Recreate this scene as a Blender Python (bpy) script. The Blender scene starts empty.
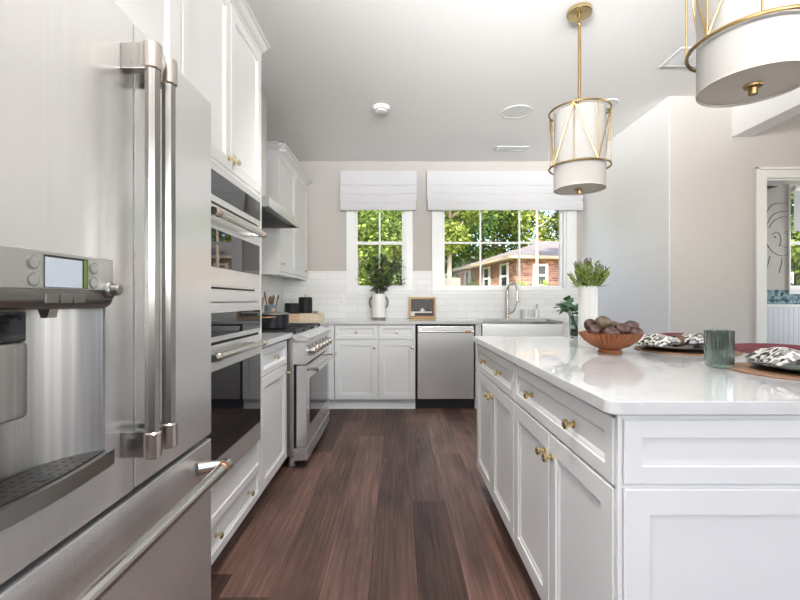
import bpy, bmesh, math, random
from mathutils import Vector, Matrix
PI = math.pi
R = math.radians
scene = bpy.context.scene
C = scene.collection
random.seed(7)

# ------------------------------------------------------------------ camera
cam = bpy.data.cameras.new('camera')
cam_o = bpy.data.objects.new('camera', cam)
C.objects.link(cam_o)
cam_o.location = (0, 0, 1.13)
cam_o.rotation_euler = (R(90), 0, 0)
cam.sensor_fit = 'HORIZONTAL'
cam.sensor_width = 36
cam.lens = 430 / 800 * 36
cam.shift_x = 3 / 800
cam.shift_y = 0
cam.clip_start = 0.03
cam.clip_end = 400
scene.camera = cam_o

# ------------------------------------------------------------------ world, sun, added fill lamps, exposure
SUN_EL, SUN_AZ = 48, 200
XLW = -1.345
world = bpy.data.worlds.new('world')
scene.world = world
world.use_nodes = True
wn = world.node_tree
wn.nodes.clear()
sky = wn.nodes.new('ShaderNodeTexSky')
sky.sky_type = 'NISHITA'
sky.sun_disc = False
sky.sun_elevation = R(SUN_EL)
sky.sun_rotation = R(SUN_AZ)
sky.air_density = 1.0
sky.dust_density = 2.5
sky.ozone_density = 1.0
bg = wn.nodes.new('ShaderNodeBackground')
bg.inputs['Strength'].default_value = 0.75
wo = wn.nodes.new('ShaderNodeOutputWorld')
wn.links.new(sky.outputs[0], bg.inputs[0])
wn.links.new(bg.outputs[0], wo.inputs[0])

sl = bpy.data.lights.new('sun', 'SUN')
sl.energy = 8
sl.angle = R(1.0)
sl.color = (1.0, 0.95, 0.86)
so = bpy.data.objects.new('sun', sl)
C.objects.link(so)
so.rotation_euler = (R(90 - SUN_EL), 0, R(-38))       # from behind the camera, over the roof


def area(name, loc, rot, sx, sy, power, color=(1, 1, 1), portal=False, spread=180):
    l = bpy.data.lights.new(name, 'AREA')
    l.shape = 'RECTANGLE'
    l.size, l.size_y = sx, sy
    l.energy = power
    l.color = color
    l.spread = R(spread)
    o = bpy.data.objects.new(name, l)
    C.objects.link(o)
    o.location = loc
    o.rotation_euler = rot
    if portal:
        l.cycles.is_portal = True
    return o


area('rear_fill', (1.0, -2.9, 1.9), (R(106), 0, R(8)), 2.8, 0.9, 62, (0.98, 0.99, 1.0), spread=58)  # added unseen fill lamp behind the camera, for back wall and ceiling
area('dining_fill', (5.92, 0.2, 1.5), (R(120), 0, R(98)), 3.6, 1.6, 62, (1.0, 0.985, 0.975), spread=116)  # added unseen lamp on the dining side, brightens left cabinets and ceiling
area('left_fill', (XLW + 0.10, -1.45, 1.9), (R(112), 0, R(-24)), 2.0, 0.9, 92, (0.98, 0.99, 1.0), spread=60)  # unseen lamp added at left behind the camera to brighten the right wall
area('overhead_fill', (-0.12, 0.75, 2.745), (0, 0, 0), 0.30, 0.30, 9, (1.0, 0.97, 0.94), spread=88)  # added lamp out of view, lifts base cabinets and floor
area('overhead_fill', (0.02, 2.2, 2.745), (R(22), 0, 0), 0.30, 0.30, 20, (1.0, 0.97, 0.94), spread=106)  # second added overhead lamp out of view, reaches the back cabinets
area('kitchen_window_portal', (-0.2, 5.19, 1.85), (R(-90), 0, 0), 0.62, 1.2, 1, portal=True)
area('sink_window_portal', (1.25, 5.19, 1.85), (R(-90), 0, 0), 1.47, 1.2, 1, portal=True)
area('side_room_window_portal', (5.1, 5.19, 1.85), (R(-90), 0, 0), 0.98, 1.0, 1, portal=True)
area('side_room_fill', (5.9, 4.3, 1.5), (R(100), 0, R(90)), 1.0, 1.6, 30, (0.95, 0.98, 1.0))  # fill lamp added out of view to brighten the side room

vs = scene.view_settings
vs.view_transform = 'Standard'
vs.look = 'None'
vs.gamma = 1.0
vs.exposure = 0.10
vs.use_curve_mapping = False
scene.cycles.use_denoising = True
scene.cycles.max_bounces = 12
scene.cycles.diffuse_bounces = 6
scene.cycles.glossy_bounces = 6
scene.cycles.transmission_bounces = 10
scene.cycles.transparent_max_bounces = 16
scene.cycles.sample_clamp_indirect = 6.0
scene.cycles.caustics_reflective = False

# ------------------------------------------------------------------ materials
MATS = {}


class NT:
    def __init__(self, name):
        self.m = bpy.data.materials.new(name)
        self.m.use_nodes = True
        self.t = self.m.node_tree
        self.b = self.t.nodes['Principled BSDF']
        self.out = self.t.nodes['Material Output']
        MATS[name] = self.m

    def n(self, typ, **kw):
        nd = self.t.nodes.new(typ)
        for k, v in kw.items():
            setattr(nd, k, v)
        return nd

    def l(self, a, b):
        self.t.links.new(a, b)

    def set(self, **kw):
        for k, v in kw.items():
            self.b.inputs[k.replace('_', ' ')].default_value = v

    def coord(self, scale=(1, 1, 1), kind='Object'):
        tc = self.n('ShaderNodeTexCoord')
        mp = self.n('ShaderNodeMapping')
        mp.inputs['Scale'].default_value = scale
        self.l(tc.outputs[kind], mp.inputs['Vector'])
        return mp.outputs[0]

    def noise(self, vec, scale, detail=3, rough=0.5):
        nz = self.n('ShaderNodeTexNoise')
        nz.inputs['Scale'].default_value = scale
        nz.inputs['Detail'].default_value = detail
        nz.inputs['Roughness'].default_value = rough
        self.l(vec, nz.inputs['Vector'])
        return nz.outputs['Fac']

    def ramp(self, fac, stops, interp='LINEAR'):
        r = self.n('ShaderNodeValToRGB')
        r.color_ramp.interpolation = interp
        els = r.color_ramp.elements
        while len(els) < len(stops):
            els.new(0.5)
        for e, (p, c) in zip(els, stops):
            e.position = p
            e.color = (*c, 1) if len(c) == 3 else c
        self.l(fac, r.inputs[0])
        return r.outputs[0]

    def math(self, op, a, b=None):
        m = self.n('ShaderNodeMath', operation=op)
        for i, v in enumerate((a, b)):
            if v is None:
                continue
            if isinstance(v, (int, float)):
                m.inputs[i].default_value = v
            else:
                self.l(v, m.inputs[i])
        return m.outputs[0]

    def mix(self, fac, a, b, mode='MIX'):
        m = self.n('ShaderNodeMix', data_type='RGBA', blend_type=mode)
        for i, v in ((0, fac), (6, a), (7, b)):
            if isinstance(v, (int, float)):
                m.inputs[i].default_value = v
            elif isinstance(v, tuple):
                m.inputs[i].default_value = (*v, 1) if len(v) == 3 else v
            else:
                self.l(v, m.inputs[i])
        return m.outputs[2]

    def bump(self, h, strength=0.2, dist=0.01):
        b = self.n('ShaderNodeBump')
        b.inputs['Strength'].default_value = strength
        b.inputs['Distance'].default_value = dist
        self.l(h, b.inputs['Height'])
        self.l(b.outputs[0], self.b.inputs['Normal'])


def plain(name, col, rough=0.5, metal=0.0, var=0.06, scale=6, stretch=(1, 1, 1), bump=0.0, coat=0.0, aniso=0.0, spec=None):
    """principled material with a gentle procedural variation of the colour"""
    t = NT(name)
    v = t.coord(stretch)
    f = t.noise(v, scale, 4)
    lo = tuple(c * (1 - var) for c in col)
    hi = tuple(min(1, c * (1 + var)) for c in col)
    t.l(t.ramp(f, [(0.3, lo), (0.7, hi)]), t.b.inputs['Base Color'])
    t.set(Roughness=rough, Metallic=metal)
    if coat:
        t.b.inputs['Coat Weight'].default_value = coat
        t.b.inputs['Coat Roughness'].default_value = 0.05
    if spec is not None:
        t.b.inputs['Specular IOR Level'].default_value = spec
    if aniso:
        tg = t.n('ShaderNodeTangent')
        tg.direction_type = 'RADIAL'
        tg.axis = 'Z'
        t.b.inputs['Anisotropic'].default_value = aniso
        t.l(tg.outputs[0], t.b.inputs['Tangent'])
    if bump:
        t.bump(f, bump)
    return t.m


plain('cabinet_white', (0.735, 0.73, 0.715), 0.33, var=0.015, scale=3)
plain('trim_white', (0.86, 0.86, 0.85), 0.35, var=0.01)
plain('paint_greige', (0.53, 0.503, 0.472), 0.75, var=0.012, scale=40, bump=0.02)
plain('paint_greige_lit', (0.89, 0.885, 0.88), 0.75, var=0.01, scale=40, bump=0.02)  # wall paint lightened; sink window light is put into this colour
plain('ceiling_white', (0.90, 0.888, 0.875), 0.85, var=0.008, scale=30)
plain('steel', (0.74, 0.73, 0.715), 0.26, 0.74, var=0.025, scale=2, stretch=(60, 60, 1.5), aniso=0.45)
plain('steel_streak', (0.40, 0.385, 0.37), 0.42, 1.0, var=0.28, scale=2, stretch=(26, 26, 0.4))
plain('handle_steel', (0.34, 0.325, 0.305), 0.22, 1.0, var=0.12, scale=2, stretch=(80, 80, 0.8))
plain('steel_panel', (0.60, 0.585, 0.56), 0.36, 1.0, var=0.04, scale=2)
plain('steel_key', (0.26, 0.25, 0.235), 0.4, 1.0, var=0.04, scale=2)
plain('tray_dark', (0.10, 0.09, 0.08), 0.35, 1.0, var=0.06, scale=2)
plain('chimney_steel', (0.86, 0.85, 0.83), 0.38, 1.0, var=0.02, scale=2)
plain('steel_side', (0.60, 0.57, 0.53), 0.38, 1.0, var=0.05, scale=2, stretch=(60, 60, 1.5))
plain('steel_bright', (0.66, 0.64, 0.61), 0.16, 1.0, var=0.03, scale=2)
plain('steel_dark', (0.32, 0.31, 0.29), 0.32, 1.0, var=0.05)
plain('nickel', (0.55, 0.50, 0.45), 0.25, 1.0, var=0.03)
plain('brass', (0.68, 0.53, 0.27), 0.22, 1.0, var=0.05, scale=12)
plain('pale_brass', (0.80, 0.70, 0.46), 0.2, 1.0, var=0.05, scale=12)
plain('aged_brass', (0.36, 0.25, 0.11), 0.34, 1.0, var=0.08, scale=12)
plain('bronze', (0.42, 0.29, 0.23), 0.28, 1.0, var=0.05)
plain('copper', (0.62, 0.33, 0.20), 0.28, 1.0, var=0.05)
plain('black_plastic', (0.012, 0.012, 0.013), 0.4, var=0.1)
plain('black_glass', (0.010, 0.010, 0.012), 0.012, var=0.02, spec=0.62)
plain('grey_plastic', (0.20, 0.19, 0.18), 0.4, var=0.05)
plain('cast_iron', (0.016, 0.016, 0.018), 0.5, var=0.2, scale=40)
plain('enamel_black', (0.012, 0.012, 0.015), 0.3, var=0.1, spec=0.25)
plain('canister_black', (0.018, 0.018, 0.02), 0.5, var=0.15, scale=30, spec=0.25)
plain('screen', (0.44, 0.48, 0.54), 0.15, var=0.02)
plain('green_strip', (0.11, 0.17, 0.03), 0.3)
plain('wood_light', (0.60, 0.42, 0.26), 0.5, var=0.18, scale=4, stretch=(2, 14, 14))
plain('wood_pale', (0.72, 0.58, 0.42), 0.5, var=0.12, scale=4, stretch=(2, 14, 14))
plain('wood_spoon', (0.16, 0.07, 0.035), 0.5, var=0.25, scale=8, stretch=(8, 8, 1))
plain('wood_pink', (0.55, 0.30, 0.22), 0.5, var=0.15, scale=5, stretch=(8, 8, 1))
plain('bowl_wood', (0.23, 0.078, 0.026), 0.42, var=0.08, scale=14, stretch=(1, 1, 3))
plain('avocado_skin', (0.060, 0.025, 0.018), 0.38, var=0.75, scale=16, bump=0.12)
plain('avocado_green', (0.10, 0.066, 0.040), 0.38, var=0.5, scale=22, bump=0.15)
plain('ceramic_white', (0.80, 0.79, 0.76), 0.4, var=0.02)
plain('ceramic_pale', (0.62, 0.61, 0.59), 0.5, var=0.03)
plain('ceramic_grey', (0.20, 0.175, 0.165), 0.5, var=0.1, scale=20)
plain('vase_base_brown', (0.24, 0.20, 0.16), 0.6, var=0.1)
plain('crock_blue', (0.14, 0.20, 0.23), 0.4, var=0.2, scale=15)
plain('leaf_red', (0.16, 0.07, 0.06), 0.5, var=0.4, scale=18)
plain('leaf_bright', (0.21, 0.27, 0.065), 0.5, var=0.45, scale=22)
plain('leaf_tip', (0.22, 0.19, 0.24), 0.5, var=0.3, scale=22)
plain('leaf_deep', (0.03, 0.085, 0.035), 0.4, var=0.4, scale=22)
plain('twig', (0.10, 0.06, 0.035), 0.7, var=0.3)
plain('placemat_tan', (0.25, 0.135, 0.075), 0.6, var=0.15, scale=60, bump=0.1)
plain('plate_black', (0.015, 0.016, 0.02), 0.25, var=0.1)
plain('ring_wood', (0.13, 0.06, 0.03), 0.5, var=0.3, scale=20)
plain('burgundy', (0.15, 0.032, 0.042), 0.65, var=0.22, scale=120, bump=0.15)
plain('chair_leg', (0.06, 0.04, 0.03), 0.4, var=0.2)
plain('gold_frame', (0.30, 0.19, 0.075), 0.4, 0.4, var=0.25, scale=60)
plain('art_dark', (0.018, 0.014, 0.016), 0.5, var=0.4, scale=30)
plain('art_grey', (0.05, 0.04, 0.045), 0.5, var=0.3, scale=30)
plain('art_white', (0.62, 0.58, 0.52), 0.6, var=0.15, scale=40)
plain('art_red', (0.30, 0.12, 0.06), 0.6, var=0.2, scale=40)
plain('ink', (0.10, 0.10, 0.11), 0.6)
plain('outlet_white', (0.82, 0.82, 0.80), 0.4, var=0.01)
plain('outlet_slot', (0.25, 0.25, 0.25), 0.5)
plain('speaker_white', (0.74, 0.74, 0.735), 0.6, var=0.02)
plain('vent_grey', (0.58, 0.58, 0.58), 0.6)
plain('rubber', (0.02, 0.02, 0.02), 0.7)
plain('filter_dark', (0.10, 0.105, 0.11), 0.35, 0.8, var=0.15)
plain('roof_shingle', (0.20, 0.165, 0.15), 0.9, var=0.18, scale=18)
plain('house_trim', (0.80, 0.78, 0.74), 0.6)
plain('house_soffit', (0.52, 0.40, 0.29), 0.7)
plain('house_glass', (0.04, 0.05, 0.06), 0.1, spec=0.8)
plain('bark', (0.13, 0.095, 0.065), 0.9, var=0.4, scale=12, stretch=(4, 4, 1), bump=0.4)
plain('bark_pale', (0.48, 0.38, 0.29), 0.9, var=0.25, scale=12, stretch=(4, 4, 1))
plain('fence_wood', (0.30, 0.25, 0.20), 0.8, var=0.2, scale=8, stretch=(8, 8, 1))
plain('paver_ground', (0.55, 0.46, 0.38), 0.9, var=0.25, scale=1.2)
plain('gap_black', (0.006, 0.006, 0.006), 0.8)


def leafy(name, dark, mid, light, scale=0.9):
    t = NT(name)
    v = t.coord((1, 1, 1))
    f = t.noise(v, scale * 3, 3, 0.6)
    g = t.n('ShaderNodeNewGeometry')
    rnd = g.outputs['Random Per Island']
    mx = t.math('ADD', t.math('MULTIPLY', f, 0.55), t.math('MULTIPLY', rnd, 0.45))
    col = t.ramp(mx, [(0.28, dark), (0.5, mid), (0.75, light)])
    t.l(col, t.b.inputs['Base Color'])
    t.set(Roughness=0.6)
    tr = t.n('ShaderNodeBsdfTranslucent')
    t.l(col, tr.inputs[0])
    ms = t.n('ShaderNodeMixShader')
    ms.inputs[0].default_value = 0.35
    t.l(t.b.outputs[0], ms.inputs[1])
    t.l(tr.outputs[0], ms.inputs[2])
    t.l(ms.outputs[0], t.out.inputs[0])


leafy('tree_leaf_mid', (0.035, 0.07, 0.012), (0.14, 0.21, 0.03), (0.40, 0.46, 0.10))
leafy('tree_leaf_deep', (0.025, 0.065, 0.012), (0.08, 0.16, 0.025), (0.22, 0.33, 0.06))
leafy('tree_leaf_lime', (0.07, 0.12, 0.015), (0.27, 0.34, 0.05), (0.60, 0.62, 0.16))
leafy('leaf_dark', (0.04, 0.075, 0.025), (0.10, 0.16, 0.05), (0.24, 0.31, 0.12), 6)
leafy('shrub_leaf', (0.10, 0.17, 0.02), (0.34, 0.42, 0.05), (0.66, 0.68, 0.14))


def make_floor():
    t = NT('floor_wood')
    tc = t.n('ShaderNodeTexCoord')
    sp = t.n('ShaderNodeSeparateXYZ')
    t.l(tc.outputs['Object'], sp.inputs[0])
    x, y = sp.outputs[0], sp.outputs[1]
    u = t.math('DIVIDE', t.math('ADD', x, 10 + 0.178), 0.19)
    row = t.math('FLOOR', u)
    wr = t.n('ShaderNodeTexWhiteNoise', noise_dimensions='1D')
    t.l(row, wr.inputs['W'])
    v = t.math('ADD', t.math('DIVIDE', y, 1.55), t.math('MULTIPLY', wr.outputs['Value'], 7.3))
    colm = t.math('FLOOR', v)
    cb = t.n('ShaderNodeCombineXYZ')
    t.l(row, cb.inputs[0])
    t.l(colm, cb.inputs[1])
    wp = t.n('ShaderNodeTexWhiteNoise', noise_dimensions='2D')
    t.l(cb.outputs[0], wp.inputs['Vector'])
    rnd = wp.outputs['Value']
    # grain: stretched along the plank, shifted per plank
    cg = t.n('ShaderNodeCombineXYZ')
    t.l(t.math('ADD', t.math('MULTIPLY', x, 62), t.math('MULTIPLY', rnd, 90)), cg.inputs[0])
    t.l(t.math('ADD', t.math('MULTIPLY', y, 1.9), t.math('MULTIPLY', rnd, 40)), cg.inputs[1])
    g1 = t.n('ShaderNodeTexNoise')
    g1.inputs['Scale'].default_value = 1.0
    g1.inputs['Detail'].default_value = 7
    g1.inputs['Roughness'].default_value = 0.68
    g1.inputs['Distortion'].default_value = 0.5
    t.l(cg.outputs[0], g1.inputs['Vector'])
    grain = g1.outputs['Fac']
    cg2 = t.n('ShaderNodeCombineXYZ')
    t.l(t.math('ADD', t.math('MULTIPLY', x, 5), t.math('MULTIPLY', rnd, 30)), cg2.inputs[0])
    t.l(t.math('ADD', t.math('MULTIPLY', y, 1.6), t.math('MULTIPLY', rnd, 60)), cg2.inputs[1])
    g2 = t.n('ShaderNodeTexNoise')
    g2.inputs['Scale'].default_value = 1.0
    g2.inputs['Detail'].default_value = 3
    t.l(cg2.outputs[0], g2.inputs['Vector'])
    blot = g2.outputs['Fac']
    base = t.ramp(rnd, [(0.0, (0.044, 0.023, 0.017)), (0.35, (0.082, 0.045, 0.034)), (0.7, (0.130, 0.074, 0.058)), (1.0, (0.062, 0.036, 0.029))])
    gr = t.ramp(grain, [(0.28, (0.30, 0.28, 0.27)), (0.46, (0.85, 0.85, 0.85)), (0.56, (1.12, 1.1, 1.08)), (0.68, (1.7, 1.6, 1.52))])
    c1 = t.mix(0.85, base, gr, 'MULTIPLY')
    bl = t.ramp(blot, [(0.30, (0.40, 0.38, 0.37)), (0.5, (1.0, 1.0, 1.0)), (0.72, (1.4, 1.33, 1.28))])
    c2 = t.mix(0.8, c1, bl, 'MULTIPLY')
    # knots
    vo = t.n('ShaderNodeTexVoronoi')
    vo.inputs['Scale'].default_value = 1.0
    ck = t.n('ShaderNodeCombineXYZ')
    t.l(t.math('MULTIPLY', x, 4.3), ck.inputs[0])
    t.l(t.math('MULTIPLY', y, 1.7), ck.inputs[1])
    t.l(ck.outputs[0], vo.inputs['Vector'])
    kn = t.ramp(vo.outputs['Distance'], [(0.02, (0.10, 0.09, 0.085)), (0.06, (0.45, 0.43, 0.42)), (0.17, (1, 1, 1))])
    c3 = t.mix(0.85, c2, kn, 'MULTIPLY')
    fu = t.math('FRACT', u)
    eu = t.math('MINIMUM', fu, t.math('SUBTRACT', 1.0, fu))
    fv = t.math('FRACT', v)
    ev = t.math('MINIMUM', fv, t.math('SUBTRACT', 1.0, fv))
    em = t.math('MINIMUM', t.math('MULTIPLY', eu, 0.19), t.math('MULTIPLY', ev, 1.55))
    groove = t.ramp(em, [(0.0, (0.40, 0.36, 0.34)), (0.0014, (0.8, 0.8, 0.8)), (0.0026, (1.7, 1.62, 1.56)), (0.0075, (1, 1, 1))])
    c4 = t.mix(0.9, c3, groove, 'MULTIPLY')
    t.l(c4, t.b.inputs['Base Color'])
    t.l(t.ramp(grain, [(0.3, (0.55,) * 3), (0.7, (0.40,) * 3)]), t.b.inputs['Roughness'])
    t.b.inputs['Specular IOR Level'].default_value = 0.28
    hb = t.math('ADD', t.math('MULTIPLY', grain, 0.4), t.ramp(em, [(0, (0, 0, 0)), (0.003, (1, 1, 1))]))
    t.bump(hb, 0.25, 0.003)


make_floor()


def make_tile(name, axis):
    t = NT(name)
    tc = t.n('ShaderNodeTexCoord')
    sp = t.n('ShaderNodeSeparateXYZ')
    t.l(tc.outputs['Object'], sp.inputs[0])
    cb = t.n('ShaderNodeCombineXYZ')
    t.l(sp.outputs[axis], cb.inputs[0])
    t.l(t.math('SUBTRACT', sp.outputs[2], 0.914), cb.inputs[1])
    br = t.n('ShaderNodeTexBrick')
    br.inputs['Scale'].default_value = 1.0
    br.inputs['Brick Width'].default_value = 0.232
    br.inputs['Row Height'].default_value = 0.0767
    br.inputs['Mortar Size'].default_value = 0.0016
    br.inputs['Mortar Smooth'].default_value = 0.2
    br.inputs['Color1'].default_value = (0.80, 0.80, 0.79, 1)
    br.inputs['Color2'].default_value = (0.85, 0.85, 0.84, 1)
    br.inputs['Mortar'].default_value = (0.60, 0.59, 0.57, 1)
    t.l(cb.outputs[0], br.inputs['Vector'])
    t.l(br.outputs['Color'], t.b.inputs['Base Color'])
    t.set(Roughness=0.32)
    t.b.inputs['Specular IOR Level'].default_value = 0.22
    wav = t.noise(t.coord((1, 1, 1)), 14, 2)
    inv = t.math('SUBTRACT', t.math('MULTIPLY', wav, 0.35), t.math('MULTIPLY', br.outputs['Fac'], 1.0))
    t.bump(inv, 0.35, 0.004)


make_tile('tile_white', 0)
make_tile('tile_white_side', 1)


def make_quartz():
    t = NT('quartz')
    v = t.coord((1, 1, 1))
    a = t.noise(v, 3.2, 6, 0.6)
    b = t.noise(v, 0.9, 3, 0.6)
    veins = t.math('ABSOLUTE', t.math('SUBTRACT', a, 0.5))
    col = t.ramp(veins, [(0.0, (0.575, 0.572, 0.566)), (0.035, (0.605, 0.603, 0.598)), (0.3, (0.62, 0.618, 0.614))])
    col2 = t.mix(t.math('MULTIPLY', b, 0.25), col, (0.575, 0.575, 0.57))
    t.l(col2, t.b.inputs['Base Color'])
    t.set(Roughness=0.035)
    t.b.inputs['Specular IOR Level'].default_value = 0.6


make_quartz()


def make_fabric(name, col, trans=0.25, scale=260):
    t = NT(name)
    tc = t.n('ShaderNodeTexCoord')
    w1 = t.n('ShaderNodeTexWave', wave_type='BANDS', bands_direction='X')
    w1.inputs['Scale'].default_value = scale
    w2 = t.n('ShaderNodeTexWave', wave_type='BANDS', bands_direction='Z')
    w2.inputs['Scale'].default_value = scale
    for w in (w1, w2):
        w.inputs['Distortion'].default_value = 1.5
        t.l(tc.outputs['Object'], w.inputs['Vector'])
    f = t.math('MULTIPLY', t.math('ADD', w1.outputs['Fac'], w2.outputs['Fac']), 0.5)
    c = t.ramp(f, [(0.2, tuple(x * 0.94 for x in col)), (0.8, col)])
    t.l(c, t.b.inputs['Base Color'])
    t.set(Roughness=0.9)
    tr = t.n('ShaderNodeBsdfTranslucent')
    t.l(c, tr.inputs[0])
    ms = t.n('ShaderNodeMixShader')
    ms.inputs[0].default_value = trans
    t.l(t.b.outputs[0], ms.inputs[1])
    t.l(tr.outputs[0], ms.inputs[2])
    t.l(ms.outputs[0], t.out.inputs[0])


make_fabric('linen_white', (0.73, 0.728, 0.74), 0.12)
make_fabric('shade_cloth', (0.55, 0.535, 0.51), 0.3)
make_fabric('diffuser_cloth', (0.82, 0.80, 0.77), 0.4)


def make_glass():
    t = NT('window_glass')
    tr = t.n('ShaderNodeBsdfTransparent')
    tr.inputs[0].default_value = (0.97, 0.98, 0.98, 1)
    gl = t.n('ShaderNodeBsdfGlossy')
    gl.inputs['Roughness'].default_value = 0.01
    fr = t.n('ShaderNodeFresnel')
    fr.inputs[0].default_value = 1.10
    nz = t.noise(t.coord((1, 1, 1)), 1.0)
    ms = t.n('ShaderNodeMixShader')
    t.l(t.math('MULTIPLY', fr.outputs[0], t.math('ADD', t.math('MULTIPLY', nz, 0.1), 0.85)), ms.inputs[0])
    t.l(tr.outputs[0], ms.inputs[1])
    t.l(gl.outputs[0], ms.inputs[2])
    t.l(ms.outputs[0], t.out.inputs[0])
    for nm, col, ro in (('glass_green', (0.47, 0.55, 0.52), 0.0), ('glass_jar', (0.66, 0.78, 0.74), 0.03)):
        t = NT(nm)
        f = t.noise(t.coord((1, 1, 1)), 20)
        t.l(t.ramp(f, [(0.3, tuple(c * 0.93 for c in col)), (0.7, col)]), t.b.inputs['Base Color'])
        t.set(Roughness=ro, IOR=1.45)
        t.b.inputs['Transmission Weight'].default_value = 1.0


make_glass()


def make_napkin():
    t = NT('napkin_cloth')
    v0 = t.coord((1, 1, 1))
    dn = t.n('ShaderNodeTexNoise')
    dn.inputs['Scale'].default_value = 38
    t.l(v0, dn.inputs['Vector'])
    va = t.n('ShaderNodeVectorMath', operation='MULTIPLY_ADD')
    t.l(dn.outputs['Color'], va.inputs[0])
    va.inputs[1].default_value = (0.03, 0.03, 0.03)
    t.l(v0, va.inputs[2])
    v = va.outputs[0]
    vo = t.n('ShaderNodeTexVoronoi', feature='DISTANCE_TO_EDGE')
    vo.inputs['Scale'].default_value = 21
    t.l(v, vo.inputs['Vector'])
    v2 = t.n('ShaderNodeTexVoronoi')
    v2.inputs['Scale'].default_value = 26
    t.l(v, v2.inputs['Vector'])
    a = t.ramp(vo.outputs['Distance'], [(0.06, (1, 1, 1)), (0.09, (0, 0, 0)), (0.24, (0, 0, 0)), (0.28, (1, 1, 1))], 'LINEAR')
    c = t.ramp(v2.outputs['Distance'], [(0.16, (0, 0, 0)), (0.22, (1, 1, 1))])
    nz = t.noise(v, 55, 2)
    keep = t.ramp(nz, [(0.47, (1, 1, 1)), (0.53, (0, 0, 0))])
    blk = t.mix(1.0, a, c, 'MULTIPLY')
    blk2 = t.mix(0.35, blk, keep, 'LIGHTEN')
    col = t.mix(blk2, (0.02, 0.02, 0.022), (0.78, 0.75, 0.70))
    t.l(col, t.b.inputs['Base Color'])
    t.set(Roughness=0.85)


make_napkin()


def make_wallpaper():
    t = NT('wallpaper_leaf')
    v = t.coord((1, 1, 1))
    vo = t.n('ShaderNodeTexVoronoi')
    vo.inputs['Scale'].default_value = 22
    t.l(v, vo.inputs['Vector'])
    f = t.noise(v, 26, 2)
    m = t.math('ADD', t.math('MULTIPLY', vo.outputs['Distance'], 0.12), t.math('MULTIPLY', f, 0.95))
    t.l(t.ramp(m, [(0.35, (0.01, 0.02, 0.035)), (0.5, (0.06, 0.17, 0.22)), (0.62, (0.30, 0.42, 0.45)), (0.75, (0.03, 0.06, 0.10))]), t.b.inputs['Base Color'])
    t.set(Roughness=0.7)
    t = NT('beadboard_blue')
    tc = t.n('ShaderNodeTexCoord')
    w = t.n('ShaderNodeTexWave', wave_type='BANDS', bands_direction='X')
    w.inputs['Scale'].default_value = 5.2
    t.l(tc.outputs['Object'], w.inputs['Vector'])
    g = t.ramp(w.outputs['Fac'], [(0.0, (0.45, 0.48, 0.53)), (0.05, (0.70, 0.74, 0.80))])
    t.l(g, t.b.inputs['Base Color'])
    t.set(Roughness=0.5)
    t.bump(w.outputs['Fac'], 0.2, 0.004)


make_wallpaper()


def make_brick():
    for nm, ax in (('house_brick', 0),):
        t = NT(nm)
        br = t.n('ShaderNodeTexBrick')
        br.inputs['Scale'].default_value = 1.0
        br.inputs['Brick Width'].default_value = 0.26
        br.inputs['Row Height'].default_value = 0.095
        br.inputs['Mortar Size'].default_value = 0.010
        br.inputs['Color1'].default_value = (0.50, 0.23, 0.15, 1)
        br.inputs['Color2'].default_value = (0.20, 0.085, 0.06, 1)
        br.inputs['Mortar'].default_value = (0.42, 0.33, 0.27, 1)
        tc = t.n('ShaderNodeTexCoord')
        sp = t.n('ShaderNodeSeparateXYZ')
        t.l(tc.outputs['Object'], sp.inputs[0])
        cb = t.n('ShaderNodeCombineXYZ')
        t.l(t.math('ADD', sp.outputs[0], sp.outputs[1]), cb.inputs[0])
        t.l(sp.outputs[2], cb.inputs[1])
        t.l(cb.outputs[0], br.inputs['Vector'])
        nz = t.noise(t.coord((1, 1, 1)), 3.5, 4)
        c = t.mix(0.6, br.outputs['Color'], t.ramp(nz, [(0.35, (0.6, 0.55, 0.55)), (0.65, (1.5, 1.4, 1.35))]), 'MULTIPLY')
        t.l(c, t.b.inputs['Base Color'])
        t.set(Roughness=0.9)
    t = NT('lawn')
    f = t.noise(t.coord((1, 1, 1)), 1.5, 6)
    t.l(t.ramp(f, [(0.3, (0.14, 0.19, 0.05)), (0.55, (0.33, 0.32, 0.16)), (0.75, (0.55, 0.46, 0.36))]), t.b.inputs['Base Color'])
    t.set(Roughness=0.95)


make_brick()

# ------------------------------------------------------------------ mesh helpers


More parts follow.
